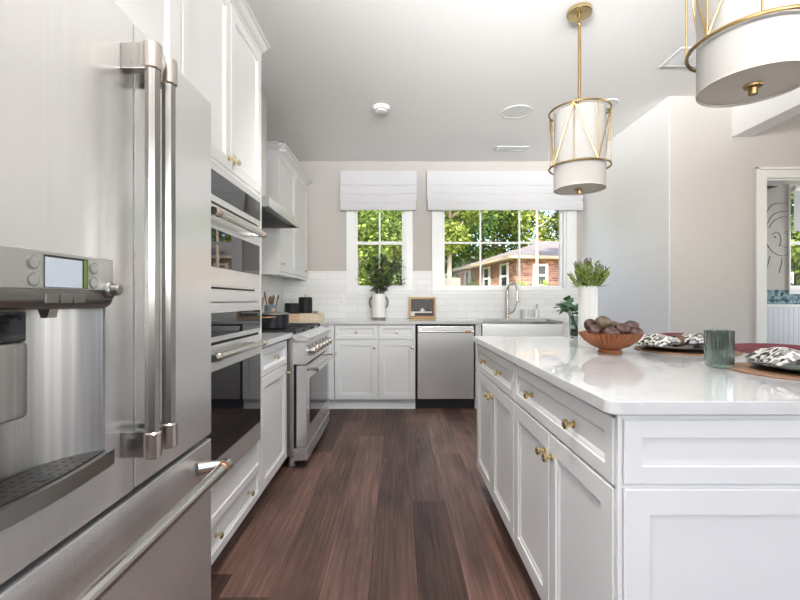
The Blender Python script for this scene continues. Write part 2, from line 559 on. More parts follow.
class MB:
    def __init__(self):
        self.bm = bmesh.new()

    def box(self, x0, x1, y0, y1, z0, z1, bev=0.0, seg=2):
        m = Matrix.Translation(((x0 + x1) / 2, (y0 + y1) / 2, (z0 + z1) / 2)) @ Matrix.Diagonal((abs(x1 - x0), abs(y1 - y0), abs(z1 - z0), 1))
        r = bmesh.ops.create_cube(self.bm, size=1, matrix=m)
        if bev > 0:
            es = list({e for v in r['verts'] for e in v.link_edges})
            bmesh.ops.bevel(self.bm, geom=es, offset=bev, segments=seg, profile=0.6, affect='EDGES')
        return self

    def obox(self, c, half, rot, bev=0.0):
        m = Matrix.Translation(c) @ rot.to_4x4() @ Matrix.Diagonal((half[0] * 2, half[1] * 2, half[2] * 2, 1))
        r = bmesh.ops.create_cube(self.bm, size=1, matrix=m)
        if bev > 0:
            es = list({e for v in r['verts'] for e in v.link_edges})
            bmesh.ops.bevel(self.bm, geom=es, offset=bev, segments=2, profile=0.6, affect='EDGES')
        return self

    def lathe(self, prof, o=(0, 0, 0), axis=(0, 0, 1), seg=24, flute=None, closed=False):
        """prof: (radius, height) pairs along axis from o. flute=(n, amp)."""
        ax = Vector(axis).normalized()
        t = Vector((1, 0, 0)) if abs(ax.x) < 0.9 else Vector((0, 1, 0))
        u = ax.cross(t).normalized()
        v = ax.cross(u)
        o = Vector(o)
        rings = []
        for r, h in prof:
            if r < 1e-6:
                rings.append([self.bm.verts.new(o + ax * h)])
                continue
            ring = []
            for i in range(seg):
                a = 2 * PI * i / seg
                rr = r * (1 + flute[1] * math.cos(flute[0] * a)) if flute else r
                ring.append(self.bm.verts.new(o + ax * h + u * (rr * math.cos(a)) + v * (rr * math.sin(a))))
            rings.append(ring)
        pairs = list(zip(rings, rings[1:]))
        if closed:
            pairs.append((rings[-1], rings[0]))
        for A, B in pairs:
            for i in range(seg):
                j = (i + 1) % seg
                try:
                    if len(A) == 1 and len(B) == 1:
                        continue
                    if len(A) == 1:
                        self.bm.faces.new((A[0], B[i], B[j]))
                    elif len(B) == 1:
                        self.bm.faces.new((A[i], A[j], B[0]))
                    else:
                        self.bm.faces.new((A[i], A[j], B[j], B[i]))
                except ValueError:
                    pass
        return self

    def cyl(self, o, axis, r, h, seg=20, bev=0.0):
        if bev:
            p = [(0, 0), (r - bev, 0), (r, bev), (r, h - bev), (r - bev, h), (0, h)]
        else:
            p = [(0, 0), (r, 0), (r, h), (0, h)]
        return self.lathe(p, o, axis, seg)

    def tube(self, pts, r, seg=8, closed=False, flat=1.0):
        pts = [Vector(p) for p in pts]
        n = len(pts)
        rs = r if isinstance(r, (list, tuple)) else [r] * n
        rings = []
        prev_u = None
        for i, p in enumerate(pts):
            if closed:
                d = pts[(i + 1) % n] - pts[i - 1]
            else:
                d = pts[min(i + 1, n - 1)] - pts[max(i - 1, 0)]
            d.normalize()
            if prev_u is None:
                t = Vector((0, 0, 1)) if abs(d.z) < 0.9 else Vector((1, 0, 0))
                u = d.cross(t).normalized()
            else:
                u = (prev_u - d * prev_u.dot(d))
                u = u.normalized() if u.length > 1e-6 else d.orthogonal().normalized()
            prev_u = u
            v = d.cross(u)
            rings.append([self.bm.verts.new(p + u * (rs[i] * math.cos(2 * PI * k / seg)) + v * (rs[i] * flat * math.sin(2 * PI * k / seg))) for k in range(seg)])
        pr = list(zip(rings, rings[1:]))
        if closed:
            pr.append((rings[-1], rings[0]))
        for A, B in pr:
            for k in range(seg):
                j = (k + 1) % seg
                self.bm.faces.new((A[k], A[j], B[j], B[k]))
        if not closed:
            self.bm.faces.new(rings[0])
            self.bm.faces.new(rings[-1])
        return self

    def panel(self, o, u, v, n, w, h, t=0.02, fw=0.055, rec=0.010):
        """framed door or drawer front; o = lower corner on the front plane"""
        o, u, v, n = Vector(o), Vector(u), Vector(v), Vector(n)
        loops = [(0, -t), (0, -0.002), (0.002, 0), (fw, 0), (fw + 0.002, -0.0045), (fw + 0.009, -0.0055), (fw + 0.014, -rec), (fw + 0.016, -rec)]
        rings = []
        for ins, d in loops:
            rings.append([self.bm.verts.new(o + u * a + v * b + n * d) for a, b in ((ins, ins), (w - ins, ins), (w - ins, h - ins), (ins, h - ins))])
        self.bm.faces.new(rings[0])
        for A, B in zip(rings, rings[1:]):
            for k in range(4):
                j = (k + 1) % 4
                self.bm.faces.new((A[k], A[j], B[j], B[k]))
        self.bm.faces.new(rings[-1])
        return self

    def prism(self, poly, ax, a0, a1):
        """extrude a polygon (pairs in the other two axes, in xyz order) along axis ax from a0 to a1"""
        def mk(p, a):
            if ax == 0:
                return (a, p[0], p[1])
            if ax == 1:
                return (p[0], a, p[1])
            return (p[0], p[1], a)
        A = [self.bm.verts.new(mk(p, a0)) for p in poly]
        B = [self.bm.verts.new(mk(p, a1)) for p in poly]
        n = len(poly)
        self.bm.faces.new(A)
        self.bm.faces.new(B)
        for k in range(n):
            j = (k + 1) % n
            self.bm.faces.new((A[k], A[j], B[j], B[k]))
        return self

    def leaf(self, p, d, up, L, W, fold=0.15, curl=0.0):
        """a pointed leaf from p along d"""
        p, d, up = Vector(p), Vector(d).normalized(), Vector(up)
        s = d.cross(up)
        s = s.normalized() if s.length > 1e-5 else d.orthogonal().normalized()
        nn = s.cross(d)
        m = p + d * (L * 0.45)
        a = self.bm.verts.new(p)
        b = self.bm.verts.new(m + s * (W / 2) + nn * (fold * W))
        c = self.bm.verts.new(p + d * L - nn * (curl * L))
        e = self.bm.verts.new(m - s * (W / 2) + nn * (fold * W))
        k = self.bm.verts.new(m)
        self.bm.faces.new((a, b, k))
        self.bm.faces.new((b, c, k))
        self.bm.faces.new((c, e, k))
        self.bm.faces.new((e, a, k))
        return self

    def ball(self, c, rx, ry, rz, rot=None, seg=16, squash=0.0):
        m = Matrix.Translation(c) @ (rot.to_4x4() if rot else Matrix.Identity(4)) @ Matrix.Diagonal((rx, ry, rz, 1))
        bmesh.ops.create_uvsphere(self.bm, u_segments=seg, v_segments=max(6, seg * 2 // 3), radius=1, matrix=m)
        return self


def world_loc(o):
    v = Vector((0, 0, 0))
    while o is not None:
        v += Vector(o.location)
        o = o.parent
    return v


def obj(name, mb, mat, parent=None, smooth=True, recalc=True, sharp=0.6):
    bm = mb.bm
    if parent is not None:
        bmesh.ops.translate(bm, verts=bm.verts, vec=-world_loc(parent))
    if recalc:
        bmesh.ops.recalc_face_normals(bm, faces=bm.faces)
    if smooth:
        for f in bm.faces:
            f.smooth = True
        for e in bm.edges:
            if len(e.link_faces) == 2 and e.calc_face_angle(0) > sharp:
                e.smooth = False
    me = bpy.data.meshes.new(name)
    bm.to_mesh(me)
    bm.free()
    me.materials.append(MATS[mat])
    o = bpy.data.objects.new(name, me)
    C.objects.link(o)
    if smooth and recalc and len(me.polygons) < 4000:
        w = o.modifiers.new('weighted_normal', 'WEIGHTED_NORMAL')
        w.keep_sharp = True
    if parent is not None:
        o.parent = parent
    return o


def thing(name, label, cat, loc=(0, 0, 0), group=None):
    o = bpy.data.objects.new(name, None)
    o.empty_display_size = 0.05
    C.objects.link(o)
    o.location = loc
    o['label'] = label
    o['category'] = cat
    if group:
        o['group'] = group
    return o


def tag(o, label, cat, group=None):
    o['label'] = label
    o['category'] = cat
    if group:
        o['group'] = group
    return o


def dup(root, loc, label=None, rotz=None):
    r = root.copy()
    C.objects.link(r)
    r.location = loc
    if rotz is not None:
        r.rotation_euler = (0, 0, rotz)
    if label:
        r['label'] = label
    for ch in list(root.children):
        c = ch.copy()
        C.objects.link(c)
        c.parent = r
        for g in list(ch.children):
            d = g.copy()
            C.objects.link(d)
            d.parent = c
    return r


def struct(name, mb, mat, parent=None, **kw):
    o = obj(name, mb, mat, parent, **kw)
    if parent is None:
        o['kind'] = 'structure'
    return o


def struct_empty(name, loc):
    o = bpy.data.objects.new(name, None)
    C.objects.link(o)
    o.location = loc
    o['kind'] = 'structure'
    return o


XP, XN, YP, YN, ZP = (1, 0, 0), (-1, 0, 0), (0, 1, 0), (0, -1, 0), (0, 0, 1)


def knob(parent, pos, n, r=0.0135, mat='pale_brass'):
    mb = MB()
    mb.lathe([(0, 0), (r * 0.75, 0), (r * 0.75, 0.003), (r * 0.42, 0.006), (r * 0.42, 0.016), (r * 0.9, 0.019), (r, 0.023), (r * 0.95, 0.027), (r * 0.6, 0.030), (0, 0.031)], pos, n, 16)
    return obj('knob', mb, mat, parent)


# ------------------------------------------------------------------ room shell
CEIL = 2.76
XL, YB = -1.345, 5.06            # left wall and back wall faces
XR, YG = 2.18, 3.44              # wall by the sink, colour lightened for window light, and the grey wall with the doorway
XD, YR = 6.0, -3.0

struct('floor', MB().box(XL - 0.1, XD + 0.1, YR - 0.1, YB + 0.14, -0.06, 0), 'floor_wood')
struct('ceiling', MB().box(XL - 0.1, XD + 0.1, YR - 0.1, YB + 0.14, CEIL, CEIL + 0.12), 'ceiling_white')
struct('wall_left', MB().box(XL - 0.1, XL, -0.2, YB + 0.14, 0, CEIL).box(XL - 0.1, XL, YR - 0.1, -2.7, 0, CEIL)
       .box(XL - 0.1, XL, -2.7, -0.2, 0, 0.85).box(XL - 0.1, XL, -2.7, -0.2, 2.4, CEIL), 'paint_greige')  # opening behind the camera is added to let light in

W1 = (-0.518, 0.106)             # openings in x
W2 = (0.518, 1.988)
W3 = (4.61, 5.60)
WZ = (1.25, 2.45)
mb = MB()
for x0, x1 in ((XL, W1[0]), (W1[1], W2[0]), (W2[1], W3[0]), (W3[1], XD + 0.1)):
    mb.box(x0, x1, YB, YB + 0.14, 0, CEIL)
for w in (W1, W2, W3):
    mb.box(w[0], w[1], YB, YB + 0.14, 0, WZ[0])
    mb.box(w[0], w[1], YB, YB + 0.14, WZ[1], CEIL)
struct('wall_back', mb, 'paint_greige')

struct('wall_right', MB().box(XR, XR + 0.10, YG + 0.12, YB, 0, CEIL).box(XR - 0.004, XR, YG, YB, 0, CEIL), 'paint_greige_lit')
D0, D1, DZ = 2.944, 3.86, 2.102
mb = MB()
mb.box(XR, D0, YG, YG + 0.12, 0, CEIL)
mb.box(D0, D1, YG, YG + 0.12, DZ, CEIL)
mb.box(D1, XD, YG, YG + 0.12, 0, CEIL)
struct('wall_dining', mb, 'paint_greige')
# dining side and rear walls stand outside the picture; their big openings are added to bring light in
mb = MB()
mb.box(XD, XD + 0.1, YR, -1.6, 0, CEIL).box(XD, XD + 0.1, 2.4, YG + 0.12, 0, CEIL)
mb.box(XD, XD + 0.1, -1.6, 2.4, 0, 0.35).box(XD, XD + 0.1, -1.6, 2.4, 2.42, CEIL)
mb.box(XD, XD + 0.1, YG + 0.12, YB, 0, CEIL)
struct('wall_east', mb, 'paint_greige')
mb = MB()
mb.box(XL, -0.55, YR - 0.1, YR, 0, CEIL).box(5.15, XD, YR - 0.1, YR, 0, CEIL)
mb.box(-0.55, 5.15, YR - 0.1, YR, 0, 1.42).box(-0.55, 5.15, YR - 0.1, YR, 2.42, CEIL)
struct('wall_rear', mb, 'paint_greige')
struct('beam', MB().box(2.68, 2.83, YR, YG, 2.434, CEIL), 'ceiling_white')
# doorway casing
d = struct_empty('door_1', (D0, YG, 0))
mb = MB()
mb.box(D0 - 0.092, D0, YG - 0.02, YG, 0, DZ + 0.085, 0.003)
mb.box(D1, D1 + 0.092, YG - 0.02, YG, 0, DZ + 0.085, 0.003)
mb.box(D0, D1, YG - 0.019, YG, DZ, DZ + 0.085, 0.003)
mb.box(D0 - 0.092, D0 - 0.072, YG - 0.03, YG - 0.02, 0, DZ + 0.085, 0.003)
mb.box(D0 - 0.092, D1 + 0.092, YG - 0.03, YG - 0.02, DZ + 0.065, DZ + 0.085, 0.003)
struct('door_casing', mb, 'cabinet_white', d)
mb = MB()
mb.box(D0, D0 + 0.015, YG, YG + 0.12, 0, DZ).box(D1 - 0.015, D1, YG, YG + 0.12, 0, DZ).box(D0, D1, YG, YG + 0.12, DZ - 0.015, DZ)
struct('door_jamb', mb, 'cabinet_white', d)
struct('baseboard_dining', MB().box(XR, D0 - 0.093, YG - 0.015, YG, 0, 0.13, 0.003), 'trim_white')
# side room finishes on the back wall
struct('trim_wallpaper', MB().box(XR + 0.11, XD, YB - 0.004, YB, 1.075, 1.25), 'wallpaper_leaf')
struct('trim_beadboard', MB().box(XR + 0.11, XD, YB - 0.014, YB, 0, 1.05), 'beadboard_blue')
struct('trim_chair_rail', MB().box(XR + 0.11, XD, YB - 0.026, YB, 1.05, 1.078, 0.004), 'trim_white')

# tile
mb = MB()
TY0, TY1 = YB - 0.010, YB
for x0, x1, z1 in ((XL, -0.594, 1.47), (-0.594, 0.182, 1.20), (0.182, 0.412, 1.47), (0.412, 2.106, 1.20), (2.106, XR, 1.47)):
    mb.box(x0, x1, TY0, TY1, 0.914, z1)
struct('wall_tile_back', mb, 'tile_white')
struct('wall_tile_left', MB().box(XL, XL + 0.010, 2.29, YB - 0.010, 0.914, 1.47), 'tile_white_side')


def window(n, w, muntins, rail, casing):
    x0, x1 = w
    z0, z1 = WZ
    r = struct_empty('window_%d' % n, ((x0 + x1) / 2, YB, z0))
    if casing:
        mb = MB()
        a, b = casing
        mb.box(a, x0, YB - 0.022, YB, 1.20, 2.53, 0.002).box(x1, b, YB - 0.022, YB, 1.20, 2.53, 0.003)
        mb.box(x0, x1, YB - 0.021, YB, 1.20, z0, 0.003).box(x0, x1, YB - 0.021, YB, z1, 2.53, 0.003)
        struct('window_casing', mb, 'trim_white', r)
        struct('window_sill', MB().box(a - 0.01, b + 0.01, YB - 0.035, YB - 0.022, 1.235, 1.252, 0.004), 'trim_white', r)
    mb = MB()
    t = 0.024
    mb.box(x0, x0 + t, YB, YB + 0.13, z0 + t * 0.6, z1 - t).box(x1 - t, x1, YB, YB + 0.13, z0 + t * 0.6, z1 - t)
    mb.box(x0, x1, YB, YB + 0.13, z0, z0 + t * 0.6).box(x0, x1, YB, YB + 0.13, z1 - t, z1)
    struct('window_frame', mb, 'trim_white', r)
    mb = MB()
    s = 0.024
    a, b = x0 + t, x1 - t
    y0, y1 = YB + 0.055, YB + 0.095
    mb.box(a, a + s, y0, y1, z0 + 0.052, z1 - t - s).box(b - s, b, y0, y1, z0 + 0.052, z1 - t - s)
    mb.box(a, b, y0, y1, z0 + 0.0144, z0 + 0.052).box(a, b, y0, y1, z1 - t - s, z1 - t)
    if rail:
        mb.box(a, b, y0 - 0.006, y1, 1.79, 1.825)
    struct('window_sash', mb, 'trim_white', r)
    mb = MB()
    for m in muntins:
        mb.box(m - 0.010, m + 0.010, y0 + 0.006, y1 - 0.01, z0 + 0.05, z1 - t - s)
    if not rail:
        mb.box(a + s, b - s, y0 + 0.008, y1 - 0.012, 1.80, 1.822)
    if muntins:
        struct('window_muntins', mb, 'trim_white', r)
    struct('window_pane', MB().box(a + 0.02, b - 0.02, YB + 0.074, YB + 0.078, z0 + 0.04, z1 - t - 0.02), 'window_glass', r)


window(1, W1, [-0.206], True, (-0.594, 0.182))
window(2, W2, [0.994, 1.459], False, (0.412, 2.106))
window(3, W3, [], True, (4.598, 5.68))

# ------------------------------------------------------------------ refrigerator
F = -0.60
fr = thing('refrigerator', 'stainless steel french door refrigerator with dispenser beside the oven cabinet', 'refrigerator', (-0.97, 0.98, 0))
obj('body', MB().box(-1.31, -0.685, 0.575, 1.388, 0.03, 1.745, 0.004), 'grey_plastic', fr)
DY0, DY1, DT = 0.565, 0.896, 0.118       # dispenser: y range, recess depth
# left door is a slab with the dispenser opening
ZD0, ZD1 = 0.698, 1.766
mb = MB()
mb.box(-0.68, F, 0.52, 0.978, 1.16, ZD1, 0.002)
mb.box(-0.68, F, 0.52, 0.978, ZD0, 0.812, 0.002)
mb.box(-0.68, F, DY1 - 0.012, 0.978, 0.812, 1.16)
mb.box(-0.68, F, 0.52, DY0 + 0.012, 0.812, 1.16)
ld = obj('door', mb, 'steel', fr)
obj('door', MB().box(-0.68, F, 0.983, 1.392, ZD0, ZD1, 0.006), 'steel', fr)
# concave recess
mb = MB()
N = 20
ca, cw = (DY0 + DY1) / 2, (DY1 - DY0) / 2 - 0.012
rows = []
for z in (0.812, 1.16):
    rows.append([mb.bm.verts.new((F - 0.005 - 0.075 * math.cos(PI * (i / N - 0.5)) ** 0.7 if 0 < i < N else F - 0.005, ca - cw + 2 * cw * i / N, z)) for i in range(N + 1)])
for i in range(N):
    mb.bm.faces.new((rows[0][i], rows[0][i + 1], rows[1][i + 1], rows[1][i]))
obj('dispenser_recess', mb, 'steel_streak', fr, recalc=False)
# control head
mb = MB()
PX = -0.584
mb.box(F - 0.06, PX, DY0, DY1 - 0.010, 1.148, 1.212, 0.003)
ch = obj('dispenser_panel', mb, 'steel_panel', fr)
mb = MB()
mb.prism([(F - 0.07, 1.148), (PX, 1.148), (PX - 0.001, 1.132), (PX - 0.006, 1.121), (PX - 0.016, 1.114), (F - 0.07, 1.113)], 1, DY0, DY1 - 0.010)
obj('chin', mb, 'steel_dark', ch, sharp=0.9)
obj('screen_bezel', MB().box(PX - 0.0005, PX + 0.0008, 0.711, 0.812, 1.151, 1.206), 'black_plastic', ch)
obj('screen', MB().box(PX, PX + 0.0015, 0.712, 0.796, 1.152, 1.202), 'screen', ch)
obj('light_strip', MB().box(PX, PX + 0.0017, 0.800, 0.809, 1.152, 1.204), 'green_strip', ch)
for y, z in ((0.690, 1.191), (0.690, 1.163), (0.827, 1.191), (0.827, 1.163)):
    mb = MB()
    mb.lathe([(0.0115, 0), (0.0115, 0.0015), (0.0092, 0.0018), (0.0092, 0.0006), (0, 0.0006)], (PX, y, z), XP, 24)
    bt = obj('button', mb, 'grey_plastic', ch)
    obj('button_face', MB().cyl((PX, y, z), XP, 0.0088, 0.0022, 24), 'steel_bright', ch)
for y in (0.728, 0.761, 0.791):
    obj('button', MB().box(PX - 0.003, PX + 0.0012, y - 0.0135, y + 0.0135, 1.124, 1.141, 0.002), 'steel_key', ch)
mb = MB()
mb.lathe([(0, 0), (0.0165, 0), (0.0165, 0.007), (0.014, 0.010), (0.011, 0.011), (0.011, 0.024), (0.009, 0.026), (0, 0.026)], (PX, 0.868, 1.150), XP, 20)
obj('dial', mb, 'steel_dark', ch)
# spouts
mb = MB()
mb.box(-0.655, -0.604, 0.555, 0.708, 0.938, 1.062, 0.010, 3)
br = obj('brewer', mb, 'steel_streak', fr)
obj('brewer_cap', MB().box(-0.65, -0.606, 0.560, 0.704, 1.062, 1.112, 0.004), 'black_glass', br)
mb = MB()
mb.prism([(-0.640, 1.114), (-0.618, 1.114), (-0.622, 1.098), (-0.634, 1.098)], 1, 0.765, 0.785)
obj('spout', mb, 'steel_side', fr)
# drip tray
mb = MB()
tp = []
for i in range(13):
    a = i / 12
    tp.append((F + 0.004 + 0.020 * math.sin(PI * (0.12 + 0.76 * a)), DY0 + (DY1 - DY0) * a))
tray_poly = [(F - 0.07, DY0), *tp, (F - 0.07, DY1)]
mb.prism(tray_poly, 2, 0.790, 0.820)
tr = obj('drip_tray', mb, 'steel_dark', fr, sharp=0.5)
mb = MB()
mb.prism([(F - 0.065, DY0 + 0.015)] + [(x - 0.012, y * 0.94 + 0.06 * ca) for x, y in tp] + [(F - 0.065, DY1 - 0.015)], 2, 0.8205, 0.8225)
gr = obj('drip_grille', mb, 'tray_dark', tr)
mb = MB()
for i in range(4):
    for j in range(14):
        mb.cyl((F - 0.05 + 0.018 * i, DY0 + 0.035 + j * 0.018, 0.8222), ZP, 0.004, 0.0008, 8)
mb.cyl((F - 0.008, 0.742, 0.8222), ZP, 0.014, 0.0012, 14)
o = obj('drip_holes', mb, 'black_plastic', tr)
# handles
for y in (0.945, 1.012):
    mb = MB()
    mb.tube([(-0.537, y, 0.80), (-0.537, y, 1.68)], 0.0155, 8)
    mb.box(F, -0.545, y - 0.014, y + 0.014, 1.632, 1.690, 0.004).box(F, -0.545, y - 0.014, y + 0.014, 0.787, 0.845, 0.004)
    h = obj('handle', mb, 'handle_steel', fr)
    for z0, z1 in ((1.634, 1.694), (0.784, 0.842)):
        obj('handle_cap', MB().cyl((-0.537, y, z0), ZP, 0.0185, z1 - z0, 18, 0.003), 'nickel', h)
# freezer drawer
fz = obj('freezer_drawer', MB().box(-0.68, F, 0.52, 1.392, 0.07, 0.684, 0.006), 'steel', fr)
mb = MB()
mb.tube([(-0.530, 0.60, 0.618), (-0.530, 1.345, 0.618)], 0.0165, 16)
for y in (0.63, 1.315):
    mb.tube([(F, y - 0.02 if y > 1 else y + 0.02, 0.622), (-0.565, y, 0.622), (-0.530, y + (0.015 if y > 1 else -0.015), 0.618)], [0.020, 0.018, 0.0165], 12)
h = obj('handle', mb, 'steel_bright', fz)
obj('handle_band', MB().cyl((-0.530, 1.300, 0.618), YP, 0.0185, 0.020, 18, 0.002), 'copper', fz)
obj('gasket', MB().box(-0.69, -0.655, 0.53, 1.388, 0.684, 0.698), 'gap_black', fr)
obj('toe_grille', MB().box(-0.72, -0.66, 0.55, 1.385, 0.012, 0.07), 'grey_plastic', fr)
for fx, fy in ((-0.75, 0.62), (-0.75, 1.33), (-1.25, 0.62), (-1.25, 1.33)):
    obj('foot', MB().cyl((fx, fy, 0), ZP, 0.02, 0.035, 12), 'rubber', fr)

# ------------------------------------------------------------------ cabinets on the left
FX = -0.72          # door faces of the left run


def crown(parent, x_face, y0, y1, z0, z1, proj, near_return=False, depth_to=None):
    prof = [(0, 0), (0.006, 0), (0.008, 0.30), (0.30, 0.42), (0.55, 0.62), (0.70, 0.80), (1.0, 0.86), (1.0, 1.0), (0, 1.0)]
    mb = MB()
    mb.prism([(x_face + p * proj, z0 + q * (z1 - z0)) for p, q in prof], 1, y0 - (proj if near_return else 0), y1)
    if near_return:
        mb.prism([(y0 - p * proj, z0 + q * (z1 - z0)) for p, q in prof], 0, depth_to, x_face + proj * 0.98)
    return obj('crown_moulding', mb, 'cabinet_white', parent)


c = thing('wall_cabinet', 'white two door cabinet above the refrigerator', 'cabinet', (-1.03, 0.98, 1.80))
obj('carcass', MB().box(-1.335, FX - 0.021, 0.40, 1.392, 1.80, 2.425), 'cabinet_white', c)
for a, b, ky in ((0.405, 0.908, 0.88), (0.912, 1.438, 0.94)):
    dr = obj('door', MB().panel((FX, a, 1.805), YP, ZP, XP, b - a, 0.615, fw=0.075), 'cabinet_white', c)
    knob(dr, (FX, ky, 1.84), XP)
crown(c, FX, 0.40, 1.44, 2.425, 2.472, 0.045)
o = obj('refrigerator_side_panel', MB().box(-1.335, FX - 0.021, 1.396, 1.440, 0, 2.425), 'cabinet_white')
tag(o, 'white full height side panel between refrigerator and ovens', 'panel')

c = thing('oven_cabinet', 'tall white cabinet holding the two wall ovens', 'cabinet', (-1.03, 1.865, 0))
Y0, Y1 = 1.444, 2.285
mb = MB()
mb.box(-1.335, -0.745, Y0, Y0 + 0.018, 0.10, 2.425).box(-1.335, -0.745, Y1 - 0.018, Y1, 0.10, 2.425)
mb.box(-1.335, -1.32, Y0, Y1, 0.10, 2.425).box(-1.335, -0.745, Y0, Y1, 2.40, 2.425)
mb.box(-1.335, -0.745, Y0, Y1, 0.385, 0.403).box(-1.335, -0.745, Y0, Y1, 1.662, 1.68).box(-1.335, -0.745, Y0, Y1, 0.10, 0.118)
obj('carcass', mb, 'cabinet_white', c)
mb = MB()
mb.box(-0.745, FX, Y0, 1.497, 0.40, 1.684).box(-0.745, FX, 2.229, Y1, 0.10, 1.684, 0.001)
mb.box(-0.745, FX, 1.497, 2.229, 1.662, 1.684)
mb.box(-0.745, FX - 0.004, Y0, Y1, 0.285, 0.404)
obj('face_frame', mb, 'cabinet_white', c)
obj('toe_kick', MB().box(-1.335, -0.80, Y0, Y1, 0, 0.10), 'cabinet_white', c)
for a, b, ky in ((Y0 + 0.002, 1.863, 1.835), (1.867, Y1 - 0.002, 1.895)):
    dr = obj('door', MB().panel((FX, a, 1.688), YP, ZP, XP, b - a, 0.734, fw=0.052), 'cabinet_white', c)
    knob(dr, (FX, ky, 1.735), XP, 0.0145)
dr = obj('drawer', MB().panel((FX + 0.002, Y0 + 0.002, 0.100), YP, ZP, XP, 0.836, 0.183, fw=0.038), 'cabinet_white', c)
knob(dr, (FX + 0.002, 1.70, 0.20), XP, 0.0145)
knob(dr, (FX + 0.002, 2.07, 0.20), XP, 0.0145)
crown(c, FX, Y0, Y1, 2.425, 2.472, 0.045)


def oven_handle(parent, z, x=-0.652, y0=1.525, y1=2.125, cap='nickel'):
    mb = MB()
    mb.tube([(x, y0, z), (x, y1, z)], 0.0145, 14)
    for y in (y0 + 0.03, y1 - 0.03):
        mb.box(-0.705, x, y - 0.012, y + 0.012, z - 0.010, z + 0.010, 0.003)
    h = obj('handle', mb, 'steel_bright', parent)
    for yy in (y1 - 0.05, y0 + 0.03):
        obj('handle_band', MB().cyl((x, yy, z), YP, 0.017, 0.022, 16, 0.002), cap, h)
    return h


OA, OB = 1.500, 2.226
OX = -0.705
ov = thing('speed_oven', 'stainless steel microwave oven set above the large wall oven', 'oven', (-1.0, 1.863, 1.12))
obj('body', MB().box(-1.28, -0.746, OA + 0.01, OB - 0.01, 1.125, 1.655), 'grey_plastic', ov)
mb = MB()
mb.box(-0.745, OX, OA, OB, 1.508, 1.660, 0.003)
p = obj('control_panel', mb, 'steel', ov)
obj('glass_display', MB().box(OX, OX + 0.003, OA + 0.02, OB - 0.022, 1.536, 1.629, 0.001), 'black_glass', p)
mb = MB()
mb.box(-0.745, OX, OA, OB, 1.186, 1.500, 0.003)
dd = obj('door', mb, 'steel', ov)
obj('door_glass', MB().box(OX, OX + 0.003, OA + 0.05, OB - 0.03, 1.258, 1.405, 0.002), 'black_glass', dd)
oven_handle(dd, 1.448, cap='bronze')
mb = MB()
mb.box(-0.745, OX, OA, OB, 1.122, 1.168, 0.002)
obj('lower_trim', mb, 'steel', ov)
obj('vent', MB().box(-0.745, OX - 0.006, OA + 0.004, OB - 0.09, 1.1725, 1.181), 'gap_black', ov)
obj('vent_surround', MB().box(-0.745, OX - 0.001, OB - 0.09, OB, 1.168, 1.186).box(-0.745, OX - 0.001, OA, OB - 0.09, 1.181, 1.186).box(-0.745, OX - 0.001, OA, OB - 0.09, 1.168, 1.1725), 'steel', ov)

ov = thing('wall_oven', 'large stainless steel wall oven with glass door below the microwave', 'oven', (-1.0, 1.863, 0.41))
obj('body', MB().box(-1.28, -0.746, OA + 0.01, OB - 0.01, 0.412, 1.115), 'grey_plastic', ov)
p = obj('control_panel', MB().box(-0.745, OX, OA, OB, 0.966, 1.119, 0.003), 'steel', ov)
obj('glass_display', MB().box(OX, OX + 0.003, OA + 0.02, OB - 0.015, 0.988, 1.080, 0.001), 'black_glass', p)
obj('gap', MB().box(-0.745, OX - 0.012, OA, OB, 0.955, 0.966), 'gap_black', ov)
dd = obj('door', MB().box(-0.745, OX, OA, OB, 0.412, 0.955, 0.003), 'steel', ov)
obj('door_glass', MB().box(OX, OX + 0.003, OA + 0.03, OB - 0.012, 0.508, 0.855, 0.002), 'black_glass', dd)
oven_handle(dd, 0.922)

# base cabinet between the ovens and the range
c = thing('base_cabinet', 'narrow white base cabinet between the wall ovens and range', 'cabinet', (-1.03, 2.55, 0))
obj('carcass', MB().box(-1.335, FX - 0.021, 2.288, 2.815, 0.10, 0.882), 'cabinet_white', c)
obj('toe_kick', MB().box(-1.335, FX - 0.08, 2.288, 2.815, 0, 0.10), 'cabinet_white', c)
dr = obj('drawer', MB().panel((FX, 2.292, 0.718), YP, ZP, XP, 0.520, 0.150, fw=0.034), 'cabinet_white', c)
knob(dr, (FX, 2.52, 0.795), XP)
dr = obj('door', MB().panel((FX, 2.292, 0.10), YP, ZP, XP, 0.520, 0.612), 'cabinet_white', c)
knob(dr, (FX, 2.785, 0.66), XP)
o = obj('countertop', MB().box(-1.333, -0.695, 2.288, 2.858, 0.8835, 0.914, 0.003), 'quartz')
tag(o, 'short white quartz countertop between wall ovens and range', 'countertop')

# ------------------------------------------------------------------ range
rg = thing('range', 'stainless steel gas range with black grates beside the narrow cabinet', 'stove', (-0.97, 3.33, 0))
RY0, RY1, RX = 2.868, 3.795, -0.602
obj('body', MB().box(-1.325, -0.690, RY0, RY1, 0.085, 0.893, 0.003), 'steel_side', rg)
obj('front_gap', MB().box(-0.690, -0.672, RY0 + 0.006, RY1 - 0.006, 0.14, 0.70), 'gap_black', rg)
mb = MB()
mb.prism([(-0.690, 0.700), (RX - 0.008, 0.700), (RX, 0.708), (RX - 0.006, 0.845), (-0.690, 0.845)], 1, RY0, RY1)
cp = obj('control_panel', mb, 'steel', rg)
obj('bullnose', MB().box(-0.690, -0.588, RY0 - 0.003, RY1 + 0.003, 0.845, 0.874, 0.008, 3), 'steel_side', rg)
obj('cooktop', MB().box(-1.325, -0.66, RY0 + 0.004, RY1 - 0.004, 0.8935, 0.901, 0.002), 'steel_bright', rg)
mb = MB()
mb.prism([(-0.69, 0.874), (-0.592, 0.874), (-0.66, 0.902), (-0.69, 0.902)], 1, RY0 + 0.002, RY1 - 0.002)
obj('front_slope', mb, 'steel', rg)
